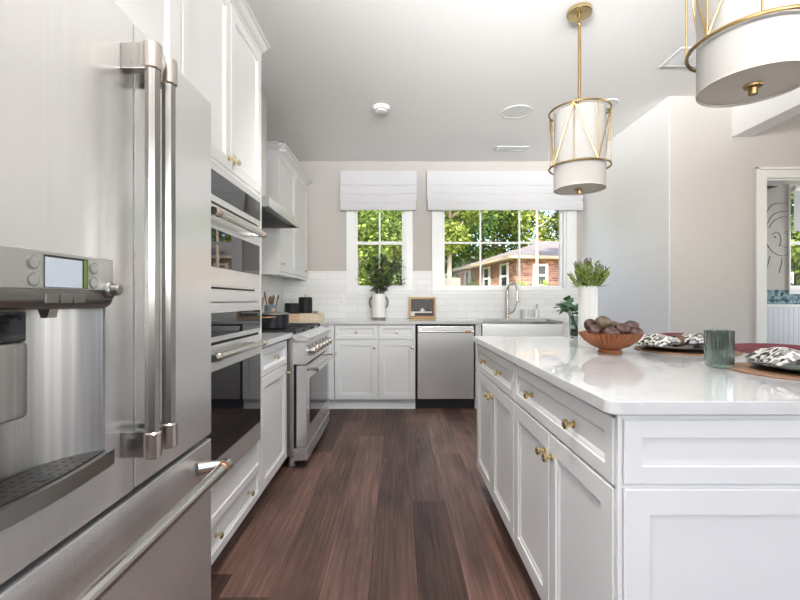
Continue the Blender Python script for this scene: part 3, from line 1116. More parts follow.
for k in range(3):
    ya = RY0 + 0.012 + k * 0.302
    yb = ya + 0.296
    xa, xb = -1.29, -0.685
    mb = MB()
    zt = 0.928
    for x in (xa, (xa + xb) / 2, xb):
        mb.box(x - 0.008, x + 0.008, ya, yb, zt - 0.012, zt, 0.002)
    for y in (ya + 0.008, (ya + yb) / 2, yb - 0.008):
        mb.box(xa, xb, y - 0.006, y + 0.006, zt - 0.012, zt, 0.002)
    for x in (xa, (xa + xb) / 2, xb):
        for y in (ya + 0.008, yb - 0.008):
            mb.box(x - 0.010, x + 0.010, y - 0.010, y + 0.010, 0.901, zt - 0.006)
    obj('grate', mb, 'cast_iron', rg)
    for x in (-1.14, -0.84):
        mb = MB()
        mb.lathe([(0, 0), (0.045, 0), (0.045, 0.008), (0.03, 0.010), (0.03, 0.014), (0, 0.014)], (x, (ya + yb) / 2, 0.901), ZP, 20)
        obj('burner', mb, 'cast_iron', rg)
for i in range(6):
    y = 2.975 + i * 0.142
    mb = MB()
    mb.lathe([(0, 0), (0.036, 0), (0.036, 0.008), (0.030, 0.012), (0.0295, 0.036), (0.027, 0.040), (0, 0.041)], (RX - 0.003, y, 0.782), XP, 22)
    mb.box(RX + 0.034, RX + 0.046, y - 0.005, y + 0.005, 0.760, 0.804, 0.002)
    obj('knob', mb, 'nickel', rg)
dd = obj('oven_door', MB().box(-0.672, RX, RY0 + 0.003, RY1 - 0.003, 0.142, 0.690, 0.004), 'steel', rg)
obj('door_glass', MB().box(RX, RX + 0.003, RY0 + 0.105, RY1 - 0.10, 0.275, 0.590, 0.002), 'black_glass', dd)
mb = MB()
mb.tube([(-0.538, RY0 + 0.03, 0.660), (-0.538, RY1 - 0.03, 0.660)], 0.0135, 14)
for y in (RY0 + 0.055, RY1 - 0.055):
    mb.box(RX, -0.538, y - 0.016, y + 0.016, 0.649, 0.671, 0.004)
h = obj('handle', mb, 'steel_bright', dd)
obj('kick_panel', MB().box(-0.690, RX + 0.004, RY0 - 0.002, RY1 + 0.002, 0.058, 0.140, 0.003), 'steel', rg)
for x in (-0.715, -1.27):
    for y in (RY0 + 0.05, RY1 - 0.05):
        mb = MB()
        mb.lathe([(0, 0), (0.026, 0), (0.028, 0.012), (0.022, 0.016), (0.022, 0.085), (0, 0.085)], (x, y, 0), ZP, 16)
        obj('leg', mb, 'steel', rg)

# pot on the range
pt = thing('stock_pot', 'black lidded cooking pot with copper handle on the range', 'pot', (-0.885, 3.06, 0.929))
mb = MB()
mb.lathe([(0, 0), (0.104, 0), (0.112, 0.008), (0.113, 0.098), (0.116, 0.100), (0.110, 0.101), (0.106, 0.012), (0, 0.010)], (-0.885, 3.06, 0.9295), ZP, 32)
obj('pot_body', mb, 'enamel_black', pt)
mb = MB()
mb.lathe([(0.117, 0.1005), (0.117, 0.105), (0.09, 0.113), (0.03, 0.118), (0, 0.119)], (-0.885, 3.06, 0.9295), ZP, 32)
ld = obj('lid', mb, 'steel_dark', pt)
mb = MB()
mb.lathe([(0, 0), (0.009, 0), (0.009, 0.008), (0.02, 0.012), (0.018, 0.018), (0, 0.019)], (-0.885, 3.06, 1.048), ZP, 16)
obj('lid_knob', mb, 'copper', ld)
for s in (-1, 1):
    mb = MB()
    pts = [(-0.885 - 0.05 + 0.1 * k / 6, 3.06 + s * (0.098 + 0.045 * math.sin(PI * k / 6)), 1.012) for k in range(7)]
    mb.tube(pts, 0.006, 10)
    obj('handle', mb, 'copper', pt)

# ------------------------------------------------------------------ hood and corner wall cabinet
hd = thing('range_hood', 'stainless steel chimney range hood on the wall above the range', 'range hood', (-1.1, 3.35, 1.765))
HY0, HY1, HX = 2.905, 3.815, -0.862
mb = MB()
mb.box(HX - 0.012, HX, HY0, HY1, 1.765, 1.832, 0.002)
mb.box(-1.335, HX - 0.012, HY0, HY0 + 0.012, 1.765, 1.832).box(-1.335, HX - 0.012, HY1 - 0.012, HY1, 1.765, 1.832)
mb.box(-1.335, HX - 0.012, HY0 + 0.012, HY1 - 0.012, 1.818, 1.832)
obj('canopy', mb, 'steel', hd)
for k in range(2):
    a = HY0 + 0.03 + k * 0.43
    mb = MB()
    mb.box(-1.30, HX - 0.10, a, a + 0.42, 1.778, 1.786)
    for i in range(14):
        y = a + 0.02 + i * 0.029
        mb.box(-1.29, HX - 0.11, y, y + 0.012, 1.773, 1.778)
    obj('grease_filter', mb, 'filter_dark', hd)
obj('underside', MB().box(-1.33, HX - 0.013, HY0 + 0.013, HY1 - 0.013, 1.788, 1.794), 'filter_dark', hd)
obj('chimney', MB().box(-1.335, -1.052, 3.18, 3.472, 1.832, CEIL - 0.002, 0.002), 'chimney_steel', hd)

c = thing('wall_cabinet', 'white two door wall cabinet in the corner beyond the hood', 'cabinet', (-1.19, 4.44, 1.38))
UX, UY0, UY1 = -1.045, 3.822, 5.045
obj('carcass', MB().box(-1.334, UX - 0.021, UY0, UY1, 1.385, 2.455, 0.001), 'cabinet_white', c)
obj('light_rail', MB().box(UX - 0.03, UX - 0.006, UY0 + 0.002, UY1, 1.360, 1.385).box(-1.334, UX - 0.03, UY0 + 0.002, UY0 + 0.022, 1.360, 1.385), 'cabinet_white', c)
my = (UY0 + UY1) / 2
for a, b, ky in ((UY0 + 0.002, my - 0.002, UY0 + 0.06), (my + 0.002, UY1 - 0.002, UY1 - 0.18)):
    dr = obj('door', MB().panel((UX, a, 1.39), YP, ZP, XP, b - a, 1.06, fw=0.06), 'cabinet_white', c)
    knob(dr, (UX, ky, 1.455), XP, 0.013)
crown(c, UX, UY0, UY1, 2.45, 2.52, 0.055, True, -1.334)

# ------------------------------------------------------------------ back run
BY = 4.43
o_c = thing('base_cabinet', 'white base cabinet with two drawers and two doors under the small window', 'cabinet', (-0.228, 4.73, 0))
obj('carcass', MB().box(-0.645, 0.190, BY + 0.021, 5.045, 0.10, 0.882), 'cabinet_white', o_c)
obj('toe_kick', MB().box(-0.735, 0.190, BY + 0.045, BY + 0.065, 0, 0.10).box(-0.735, 0.190, BY + 0.035, BY + 0.045, 0, 0.012), 'cabinet_white', o_c)
for a, b, kx, dk in ((-0.640, -0.203, -0.42, -0.235), (-0.187, 0.187, 0.0, 0.155)):
    dr = obj('drawer', MB().panel((a, BY, 0.726), XP, ZP, YN, b - a, 0.146, fw=0.034), 'cabinet_white', o_c)
    knob(dr, (kx, BY, 0.798), YN)
    dr = obj('door', MB().panel((a, BY, 0.105), XP, ZP, YN, b - a, 0.612, fw=0.055), 'cabinet_white', o_c)
    knob(dr, (dk, BY, 0.640), YN)
c = thing('corner_base_cabinet', 'white blind corner base cabinet between range and small window cabinet', 'cabinet', (-1.0, 4.3, 0))
obj('carcass', MB().box(-1.333, -0.745, 3.80, 5.045, 0.10, 0.882), 'cabinet_white', c)
obj('filler', MB().box(-0.745, -0.648, BY + 0.005, BY + 0.021, 0.10, 0.882).box(-0.745, -0.725, 3.80, BY + 0.02, 0.10, 0.882), 'cabinet_white', c)
obj('toe_kick', MB().box(-1.333, -0.80, 3.80, 4.40, 0, 0.10), 'cabinet_white', c)

# dishwasher
dw = thing('dishwasher', 'stainless steel dishwasher between the white cabinet and the sink', 'dishwasher', (0.50, 4.73, 0))
obj('tub', MB().box(0.198, 0.806, BY + 0.02, 5.03, 0.10, 0.880), 'gap_black', dw)
obj('toe_panel', MB().box(0.198, 0.800, BY + 0.05, BY + 0.07, 0, 0.10), 'black_plastic', dw)
dd = obj('door', MB().box(0.212, 0.790, BY - 0.012, BY + 0.018, 0.112, 0.862, 0.005), 'steel', dw)
mb = MB()
mb.tube([(0.225, BY - 0.052, 0.808), (0.785, BY - 0.052, 0.808)], 0.0105, 14)
for x in (0.245, 0.765):
    mb.box(x - 0.012, x + 0.012, BY - 0.052, BY - 0.012, 0.798, 0.818, 0.003)
h = obj('handle', mb, 'steel_bright', dd)
mb = MB()
mb.cyl((0.690, BY - 0.052, 0.808), XP, 0.0122, 0.065, 16, 0.002)
obj('handle_band', mb, 'copper', dd)

# sink cabinet, sink, worktop
c = thing('sink_cabinet', 'white sink base cabinet under the steel apron sink', 'cabinet', (1.29, 4.73, 0))
mb = MB()
mb.box(0.810, 0.868, BY, BY + 0.03, 0.10, 0.882).box(1.706, 2.17, BY, BY + 0.03, 0.10, 0.882)
mb.box(0.810, 0.828, BY + 0.03, 5.045, 0.10, 0.882).box(2.152, 2.17, BY + 0.03, 5.045, 0.10, 0.882)
mb.box(0.828, 2.152, 5.03, 5.045, 0.10, 0.882).box(0.828, 2.152, BY + 0.03, 5.03, 0.10, 0.118)
obj('carcass', mb, 'cabinet_white', c)
obj('toe_kick', MB().box(0.810, 2.17, BY + 0.05, BY + 0.07, 0, 0.10), 'cabinet_white', c)
for a, b in ((0.872, 1.285), (1.289, 1.702)):
    dr = obj('door', MB().panel((a, BY, 0.105), XP, ZP, YN, b - a, 0.50), 'cabinet_white', c)
    knob(dr, (1.255 if a < 1 else 1.32, BY, 0.56), YN)
sk = thing('apron_sink', 'stainless steel apron front sink below the wide window', 'sink', (1.287, 4.65, 0.63))
mb = MB()
mb.box(0.874, 1.700, 4.398, 4.428, 0.630, 0.8815, 0.004)
obj('apron', mb, 'steel_panel', sk)
mb = MB()
mb.box(0.874, 0.890, 4.428, 4.905, 0.640, 0.8815).box(1.684, 1.700, 4.428, 4.905, 0.640, 0.8815)
mb.box(0.890, 1.684, 4.889, 4.905, 0.640, 0.8815).box(0.890, 1.684, 4.428, 4.889, 0.640, 0.652)
obj('basin', mb, 'steel_bright', sk)
mb = MB()
mb.box(-1.333, -0.695, 3.802, 4.400, 0.8835, 0.914).box(-1.333, 0.876, 4.400, 5.049, 0.8835, 0.914)
mb.box(0.876, 1.698, 4.895, 5.049, 0.8835, 0.914).box(1.698, 2.176, 4.400, 5.049, 0.8835, 0.914)
bmesh.ops.remove_doubles(mb.bm, verts=mb.bm.verts, dist=0.0005)
o = obj('countertop', mb, 'quartz', smooth=False)
tag(o, 'long white quartz countertop under the two kitchen windows', 'countertop')

# faucet
fc = thing('faucet', 'brushed nickel gooseneck faucet behind the apron sink', 'faucet', (1.277, 4.97, 0.914))
mb = MB()
mb.lathe([(0, 0), (0.027, 0), (0.027, 0.008), (0.020, 0.012), (0.020, 0.115), (0.014, 0.122), (0, 0.122)], (1.277, 4.97, 0.914), ZP, 20)
obj('body', mb, 'nickel', fc)
mb = MB()
pts = [(1.277, 4.97, 1.03)]
for k in range(0, 13):
    a = PI * k / 12
    pts.append((1.277 + 0.034 * (1 - math.cos(a)), 4.97 - 0.075 * (1 - math.cos(a)), 1.235 + 0.088 * math.sin(a)))
pts += [(1.345, 4.82, 1.20)]
mb.tube(pts, 0.0135, 12)
obj('neck', mb, 'nickel', fc)
mb = MB()
mb.lathe([(0, 0), (0.014, 0), (0.017, 0.01), (0.015, 0.09), (0.012, 0.10), (0, 0.10)], (1.346, 4.818, 1.10), ZP, 16)
obj('spray_head', mb, 'nickel', fc)
mb = MB()
mb.cyl((1.277, 4.965, 0.985), XP, 0.011, 0.055, 14)
mb.tube([(1.332, 4.965, 0.985), (1.352, 4.955, 1.01), (1.372, 4.945, 1.09)], [0.010, 0.008, 0.006], 10)
obj('lever', mb, 'nickel', fc)
obj('collar', MB().cyl((1.277, 4.97, 0.965), ZP, 0.0215, 0.012, 18), 'copper', fc)

# soap set
ty = thing('soap_tray', 'small white tray by the faucet holding soap set', 'tray', (1.545, 4.96, 0.914))
mb = MB()
mb.box(1.435, 1.66, 4.915, 5.005, 0.9145, 0.922, 0.003)
mb.box(1.435, 1.66, 4.915, 4.920, 0.922, 0.934, 0.001).box(1.435, 1.66, 5.0, 5.005, 0.922, 0.934, 0.001)
mb.box(1.435, 1.440, 4.915, 5.005, 0.922, 0.934, 0.001).box(1.655, 1.66, 4.915, 5.005, 0.922, 0.934, 0.001)
obj('tray_body', mb, 'ceramic_white', ty)
o = obj('tumbler_holder', MB().lathe([(0, 0), (0.038, 0), (0.040, 0.004), (0.042, 0.100), (0.038, 0.100), (0.036, 0.01), (0, 0.01)], (1.485, 4.96, 0.9225), ZP, 24), 'ceramic_white')
tag(o, 'plain white cup on the soap tray by the faucet', 'cup')
sb = thing('soap_bottle', 'white soap dispenser bottle with dark pump on the tray', 'soap dispenser', (1.61, 4.96, 0.9225))
obj('bottle', MB().lathe([(0, 0), (0.030, 0), (0.031, 0.005), (0.031, 0.085), (0.022, 0.105), (0.011, 0.112), (0, 0.112)], (1.61, 4.96, 0.9225), ZP, 20), 'ceramic_white', sb)
mb = MB()
mb.cyl((1.61, 4.96, 1.034), ZP, 0.011, 0.012, 12).cyl((1.61, 4.96, 1.046), ZP, 0.004, 0.025, 8)
mb.tube([(1.61, 4.965, 1.073), (1.61, 4.93, 1.073), (1.61, 4.915, 1.065)], 0.0055, 8)
obj('pump', mb, 'steel_dark', sb)

# ------------------------------------------------------------------ things on the back counter
# utensil crock
cr = thing('utensil_crock', 'dark blue grey crock of wooden spoons behind the black pot', 'crock', (-1.21, 4.12, 0.914))
mb = MB()
mb.lathe([(0, 0), (0.052, 0), (0.057, 0.01), (0.058, 0.155), (0.055, 0.165), (0.051, 0.155), (0.050, 0.012), (0, 0.012)], (-1.21, 4.12, 0.9145), ZP, 24)
obj('crock_body', mb, 'crock_blue', cr)
for i, (dx, dy, tx, ty_, h, w) in enumerate(((-0.02, -0.01, -0.055, -0.02, 0.300, 0.024), (0.0, 0.02, -0.005, 0.02, 0.245, 0.024), (0.02, -0.01, 0.03, -0.01, 0.262, 0.020), (0.03, 0.012, 0.075, 0.012, 0.272, 0.010), (0.0, -0.02, 0.01, -0.04, 0.235, 0.022))):
    s = thing('wooden_spoon', ('dark wooden spoon leaning out of the crock toward the ovens', 'short dark wooden spoon in the middle of the crock', 'dark wooden spoon with narrow bowl standing in the crock', 'slim dark wooden stirrer leaning out of the crock toward the canisters', 'dark wooden spoon at the front of the crock')[i], 'spoon', (-1.21 + dx, 4.12 + dy, 0.93), 'spoons in the utensil crock')
    b = Vector((-1.21 + dx * 0.5, 4.12 + dy * 0.5, 0.930))
    t_ = Vector((-1.21 + tx, 4.12 + ty_, 0.9145 + h))
    d = (t_ - b).normalized()
    obj('spoon_handle', MB().tube([b, b.lerp(t_, 0.8)], 0.0055, 8), 'wood_spoon', s)
    q = d.to_track_quat('Z', 'Y').to_matrix()
    obj('spoon_bowl', MB().ball(b.lerp(t_, 0.87), w, 0.008, 0.038 if w > 0.015 else 0.028, q, 14), 'wood_spoon', s)
o = obj('cutting_board', MB().obox((-1.283, 3.985, 1.04), (0.009, 0.085, 0.122), Matrix.Rotation(R(12), 3, 'Y'), 0.004), 'wood_pink')
tag(o, 'reddish wooden cutting board leaning on the tile behind the pot', 'cutting board')

# riser and canisters
rb = thing('wooden_riser', 'thick pale wooden riser block carrying two black canisters', 'riser', (-0.99, 4.74, 0.914))
mb = MB()
mb.prism([(-1.165, 0.9145), (-1.035, 0.9145), (-1.035, 0.984), (-1.145, 0.984)], 1, 4.56, 4.93)
obj('riser_block', mb, 'wood_light', rb)
obj('riser_block', MB().prism([(-1.0345, 0.9145), (-0.905, 0.9145), (-0.905, 0.984), (-1.0345, 0.984)], 1, 4.56, 4.93), 'wood_pale', rb)
obj('riser_block', MB().prism([(-0.9045, 0.9145), (-0.825, 0.9145), (-0.842, 0.984), (-0.9045, 0.984)], 1, 4.56, 4.93), 'wood_pale', rb)
for lab, x, y, r, h in (('short round black canister with wooden knob on riser', -1.135, 4.64, 0.078, 0.100), ('tall black canister with wooden knob on riser', -1.03, 4.835, 0.076, 0.168)):
    cn = thing('canister', lab, 'canister', (x, y, 0.9845))
    obj('canister_body', MB().lathe([(0, 0), (r - 0.004, 0), (r, 0.005), (r, h - 0.004), (r - 0.004, h), (0, h)], (x, y, 0.9845), ZP, 28), 'canister_black', cn)
    ld = obj('lid', MB().cyl((x, y, 0.985 + h), ZP, r * 0.96, 0.010, 28, 0.003), 'canister_black', cn)
    obj('lid_knob', MB().lathe([(0, 0), (0.010, 0), (0.011, 0.01), (0.015, 0.022), (0.012, 0.030), (0, 0.032)], (x, y, 0.995 + h), ZP, 14), 'wood_pale', ld)
o = obj('salt_bowl', MB().lathe([(0, 0), (0.020, 0), (0.030, 0.018), (0.032, 0.024), (0.028, 0.022), (0.018, 0.006), (0, 0.006)], (-0.895, 4.72, 0.9845), ZP, 20), 'steel_bright')
tag(o, 'tiny metal salt bowl on the wooden riser', 'bowl')

# outlet
oc = thing('wall_outlet', 'white wall outlet plate on the tile left of small window', 'outlet', (-0.655, 5.05, 1.13))
obj('cover_plate', MB().box(-0.692, -0.618, 5.043, 5.0495, 1.072, 1.188, 0.002), 'outlet_white', oc)
for z in (1.105, 1.155):
    mb = MB()
    mb.box(-0.669, -0.641, 5.041, 5.0432, z - 0.018, z + 0.018, 0.001)
    s = obj('socket', mb, 'outlet_white', oc)
    obj('slot', MB().box(-0.662, -0.660, 5.0403, 5.0412, z - 0.007, z + 0.007).box(-0.651, -0.649, 5.0403, 5.0412, z - 0.007, z + 0.007), 'outlet_slot', s)

# vase with branches
VX, VY = -0.206, 4.86
vs_ = thing('handled_vase', 'white vase with grey handles and leafy branches under the small window', 'vase', (VX, VY, 0.914))
obj('vase_body', MB().lathe([(0, 0.02), (0.076, 0.02), (0.080, 0.05), (0.082, 0.15), (0.079, 0.24), (0.073, 0.285), (0.067, 0.283), (0.072, 0.23), (0.074, 0.06), (0, 0.05)], (VX, VY, 0.9145), ZP, 32), 'ceramic_white', vs_)
obj('vase_foot', MB().lathe([(0, 0), (0.075, 0), (0.077, 0.004), (0.077, 0.0205), (0, 0.0205)], (VX, VY, 0.9145), ZP, 32), 'vase_base_brown', vs_)
for s in (-1, 1):
    mb = MB()
    pts = [(VX + s * (0.076 + 0.026 * math.sin(PI * k / 8) ** 0.6), VY - 0.01, 1.165 - 0.125 * k / 8) for k in range(9)]
    mb.tube(pts, 0.0115, 10)
    obj('handle', mb, 'ceramic_grey', vs_)
rnd = random.Random(11)
tw, lf, lr = MB(), MB(), MB()
for i in range(20):
    ang = rnd.uniform(0, 2 * PI)
    spread = rnd.uniform(0.10, 1.0)
    tx = math.cos(ang) * 0.30 * spread + (0.06 if i % 5 == 0 else 0.0)
    ty_ = math.sin(ang) * 0.10 * spread
    hh = 0.62 - 0.33 * spread * rnd.uniform(0.6, 1.1) + rnd.uniform(-0.05, 0.05)
    p0 = Vector((VX + tx * 0.12, VY + ty_ * 0.12, 1.12))
    p3 = Vector((VX + tx, VY + ty_ - 0.02, 1.17 + hh * 0.84))
    pm = p0.lerp(p3, 0.5) + Vector((-tx * 0.18, 0, 0.06))
    pts = []
    for k in range(9):
        a = k / 8
        pts.append(p0 * (1 - a) ** 2 + pm * 2 * a * (1 - a) + p3 * a * a)
    tw.tube(pts, [0.003 - 0.0002 * k for k in range(9)], 5)
    for k in range(2, 9):
        for q in range(6 if k < 8 else 8):
            d = Vector((rnd.uniform(-1, 1), rnd.uniform(-1, 1), rnd.uniform(-0.4, 0.9)))
            L = rnd.uniform(0.040, 0.072)
            (lr if rnd.random() < 0.09 else lf).leaf(pts[k], d, Vector((rnd.uniform(-.4, .4), -0.3, 1)), L, L * 0.42, 0.12)
for dx, dz in ((0.30, 1.37), (0.29, 1.315), (-0.245, 1.36), (0.26, 1.30)):
    p0 = Vector((VX, VY, 1.18))
    p3 = Vector((VX + dx, VY, dz))
    pts = [p0.lerp(p3, k / 6) + Vector((0, 0, 0.05 * math.sin(PI * k / 6))) for k in range(7)]
    tw.tube(pts, 0.002, 5)
    for q in range(7):
        d = Vector((rnd.uniform(-.4, 1) * (1 if dx > 0 else -1), rnd.uniform(-1, 1), rnd.uniform(-0.5, 0.8)))
        lr.leaf(pts[-1 - q % 3], d, (0, 0, 1), 0.04, 0.018)
st = obj('branch', tw, 'twig', vs_)
obj('foliage', lf, 'leaf_dark', vs_, recalc=False)
obj('tinted_foliage', lr, 'leaf_red', vs_, recalc=False)

# framed picture leaning on the tile
pf = thing('framed_picture', 'small gilt framed dark still life picture leaning on the tile', 'picture', (0.295, 4.95, 0.914))
rot = Matrix.Rotation(R(-9), 3, 'X')
oc_ = Vector((0.295, 4.965, 0.9165))


def pic(mb, x0, x1, z0, z1, y0, y1, bev=0.0):
    c = rot @ Vector(((x0 + x1) / 2, (y0 + y1) / 2, (z0 + z1) / 2)) + oc_
    mb.obox(c, ((x1 - x0) / 2, (y1 - y0) / 2, (z1 - z0) / 2), rot, bev)
    return mb


mb = MB()
pic(mb, -0.155, 0.155, 0, 0.022, 0, 0.02, 0.003)
pic(mb, -0.155, 0.155, 0.228, 0.25, 0, 0.02, 0.003)
pic(mb, -0.155, -0.133, 0.022, 0.228, 0, 0.02, 0.003)
pic(mb, 0.133, 0.155, 0.022, 0.228, 0, 0.02, 0.003)
obj('frame', mb, 'gold_frame', pf)
pc = obj('picture', pic(MB(), -0.133, 0.133, 0.022, 0.228, 0.010, 0.018), 'art_grey', pf)
obj('painted_table', pic(MB(), -0.090, 0.120, 0.024, 0.066, 0.0085, 0.0098), 'art_dark', pc)
mb = pic(MB(), -0.133, 0.110, 0.066, 0.082, 0.0085, 0.0098)
pic(mb, -0.133, -0.09, 0.030, 0.066, 0.0085, 0.0098)
pic(mb, -0.012, 0.012, 0.082, 0.120, 0.0085, 0.0098)
pic(mb, -0.030, 0.030, 0.090, 0.100, 0.0083, 0.0097)
obj('painted_cloth', mb, 'art_white', pc)
mb = pic(MB(), -0.10, -0.045, 0.082, 0.104, 0.0085, 0.0098)
pic(mb, 0.045, 0.085, 0.082, 0.108, 0.0085, 0.0098)
obj('painted_fruit', mb, 'art_dark', pc)
obj('painted_edge', pic(MB(), -0.09, 0.132, 0.0225, 0.032, 0.0082, 0.0096), 'art_red', pc)

# ------------------------------------------------------------------ roman shades


def roman(x0, x1, label):
    zt, zb = 2.632, 2.165
    t = thing('roman_shade', label, 'window shade', ((x0 + x1) / 2, YB - 0.02, zt), 'white roman shades over the sink wall windows')
    f1, f2, f3, f4 = YB - 0.058, YB - 0.082, YB - 0.100, YB - 0.118
    back = YB - 0.036
    prof = [(back, zt), (f1, zt), (f1, 2.50), (f1 + 0.004, 2.478), (f2 + 0.004, 2.468), (f2, 2.455), (f2 - 0.006, 2.41), (f2 + 0.002, 2.372), (f3 + 0.004, 2.366), (f3, 2.355),
            (f3 - 0.006, 2.31), (f3 + 0.004, 2.268), (f4 + 0.004, 2.262), (f4, 2.250), (f4 + 0.002, 2.20), (f4 + 0.010, zb), (f4 + 0.018, zb), (back, 2.22)]
    mb = MB()
    n = 26
    rings = []
    for i in range(n + 1):
        a = i / n
        x = x0 + (x1 - x0) * a
        sag = math.sin(PI * a)
        ring = []
        for k, (y, z) in enumerate(prof):
            dz = 0
            if 3 <= k <= 13:
                dz = -0.010 * sag + 0.003 * math.sin(a * 17 + k)
            ex = 0.0
            if i in (0, n):
                ex = (0.004 if z > 2.27 else -0.004) * (-1 if i == 0 else 1)
            ring.append(mb.bm.verts.new((x + ex, y, z + dz)))
        rings.append(ring)
    m = len(prof)
    for A, B in zip(rings, rings[1:]):
        for k in range(m):
            j = (k + 1) % m
            mb.bm.faces.new((A[k], A[j], B[j], B[k]))
    mb.bm.faces.new(rings[0])
    mb.bm.faces.new(rings[-1])
    obj('shade_fabric', mb, 'linen_white', t, sharp=0.9)
    obj('head_rail', MB().box(x0 + 0.005, x1 - 0.005, YB - 0.035, YB - 0.001, zt - 0.04, zt - 0.002), 'trim_white', t)


roman(-0.655, 0.225, 'narrow white roman shade above the small window')
roman(0.352, 2.145, 'wide white roman shade above the sink window')

# ------------------------------------------------------------------ ceiling fittings
sd = thing('smoke_detector', 'small white round smoke detector on the ceiling', 'smoke detector', (-0.135, 3.63, CEIL))
obj('housing', MB().lathe([(0, 0), (0.072, 0), (0.075, 0.012), (0.062, 0.030), (0, 0.036)], (-0.135, 3.63, CEIL - 0.0005), (0, 0, -1), 28), 'speaker_white', sd)
obj('sensor_ring', MB().lathe([(0.045, 0.030), (0.045, 0.040), (0.03, 0.043), (0, 0.044)], (-0.135, 3.63, CEIL - 0.0005), (0, 0, -1), 28), 'outlet_white', sd)
for x, y, r, lab in ((1.035, 3.72, 0.128, 'round white ceiling speaker between smoke detector and pendant'), (1.745, 3.56, 0.085, 'small round ceiling light partly hidden behind the far pendant')):
    s = thing('ceiling_speaker' if r > 0.1 else 'ceiling_light', lab, 'speaker' if r > 0.1 else 'ceiling light', (x, y, CEIL))
    obj('trim_ring', MB().lathe([(r - 0.008, 0), (r, 0), (r, 0.004), (r - 0.006, 0.007), (r - 0.008, 0.004)], (x, y, CEIL - 0.0005), (0, 0, -1), 36), 'speaker_white', s)
    obj('grille', MB().lathe([(0, 0), (r - 0.008, 0), (r - 0.008, 0.004), (0, 0.005)], (x, y, CEIL - 0.0005), (0, 0, -1), 36), 'speaker_white', s)
for x0, x1, y0, y1, lab, slat in ((1.05, 1.40, 4.55, 4.70, 'rectangular white air vent on the ceiling before the wide window', 0), (1.83, 2.10, 2.77, 3.00, 'square white air vent on the ceiling behind the near pendant', 1)):
    v = thing('ceiling_vent', lab, 'air vent', ((x0 + x1) / 2, (y0 + y1) / 2, CEIL))
    mb = MB()
    z0, z1 = CEIL - 0.008, CEIL - 0.0005
    mb.box(x0, x1, y0, y0 + 0.022, z0, z1, 0.002).box(x0, x1, y1 - 0.022, y1, z0, z1, 0.002)
    mb.box(x0, x0 + 0.022, y0 + 0.022, y1 - 0.022, z0, z1, 0.002).box(x1 - 0.022, x1, y0 + 0.022, y1 - 0.022, z0, z1, 0.002)
    obj('vent_frame', mb, 'speaker_white', v)
    obj('vent_backing', MB().box(x0 + 0.02, x1 - 0.02, y0 + 0.02, y1 - 0.02, CEIL - 0.002, CEIL - 0.0005), 'vent_grey', v)
    mb = MB()
    n = 8 if not slat else 14
    for k in range(n):
        y = y0 + 0.028 + (y1 - y0 - 0.056) * k / (n - 1)
        mb.obox(((x0 + x1) / 2, y, CEIL - 0.005), ((x1 - x0) / 2 - 0.022, 0.004, 0.0012), Matrix.Rotation(R(35), 3, 'X'))
    mb.box((x0 + x1) / 2 - 0.004, (x0 + x1) / 2 + 0.004, y0 + 0.02, y1 - 0.02, CEIL - 0.008, CEIL - 0.002)
    obj('vent_slat', mb, 'speaker_white', v)

# ------------------------------------------------------------------ island
IX = 0.475
IZ0 = 0.14


def island_unit(y0, y1, label):
    c = thing('island_cabinet', label, 'cabinet', (0.78, (y0 + y1) / 2, 0))
    obj('carcass', MB().box(IX + 0.021, 1.10, y0, y1, 0.12, 0.882), 'cabinet_white', c)
    obj('toe_kick', MB().box(IX + 0.085, 1.10, y0, y1, 0, 0.12), 'cabinet_white', c)
    w = y1 - y0
    dr = obj('drawer', MB().panel((IX, y0 + 0.002, 0.722), YP, ZP, XN, w - 0.004, 0.148, fw=0.036), 'cabinet_white', c)
    knob(dr, (IX, y0 + w * 0.26, 0.797), XN, 0.0145, 'brass')
    knob(dr, (IX, y0 + w * 0.70, 0.797), XN, 0.0145, 'brass')
    m = (y0 + y1) / 2
    for a, b, ky in ((y0 + 0.002, m - 0.0015, m - 0.030), (m + 0.0015, y1 - 0.002, m + 0.030)):
        dr = obj('door', MB().panel((IX, a, IZ0), YP, ZP, XN, b - a, 0.714 - IZ0, fw=0.055), 'cabinet_white', c)
        knob(dr, (IX, ky, 0.648), XN, 0.0145, 'brass')


island_unit(0.945, 1.750, 'white island cabinet at the near end with drawer and two doors')
island_unit(1.754, 2.560, 'white island cabinet at the sink end with drawer and two doors')
ep = thing('island_end_panel', 'white framed end panel closing the near end of the island', 'panel', (0.80, 0.93, 0))
EY = 0.936
obj('post', MB().box(IX + 0.003, IX + 0.014, EY - 0.004, 0.944, 0.0, 0.882, 0.003), 'cabinet_white', ep)
obj('backing', MB().box(IX + 0.014, 1.13, EY + 0.0025, 0.944, 0.0, 0.882), 'cabinet_white', ep)
obj('upper_panel', MB().panel((IX + 0.0175, EY - 0.006, 0.730), XP, ZP, YN, 0.640, 0.140, t=0.008, fw=0.038, rec=0.006), 'cabinet_white', ep)
obj('lower_panel', MB().panel((IX + 0.0175, EY - 0.006, 0.02), XP, ZP, YN, 0.640, 0.700, t=0.008, fw=0.055, rec=0.006), 'cabinet_white', ep)
o = obj('island_back_panel', MB().box(1.102, 1.13, 0.945, 2.56, 0, 0.882), 'cabinet_white')
tag(o, 'white panel closing the seating side of the island', 'panel')
mb = MB()
rr, poly = 0.030, []
for cx, cy, a0 in ((0.452 + rr, 0.915 + rr, 180), (1.43 - rr, 0.915 + rr, 270), (1.43 - rr, 2.575 - rr, 0), (0.452 + rr, 2.575 - rr, 90)):
    poly += [(cx + rr * math.cos(R(a0 + 9 * k)), cy + rr * math.sin(R(a0 + 9 * k))) for k in range(11)]
rows = []
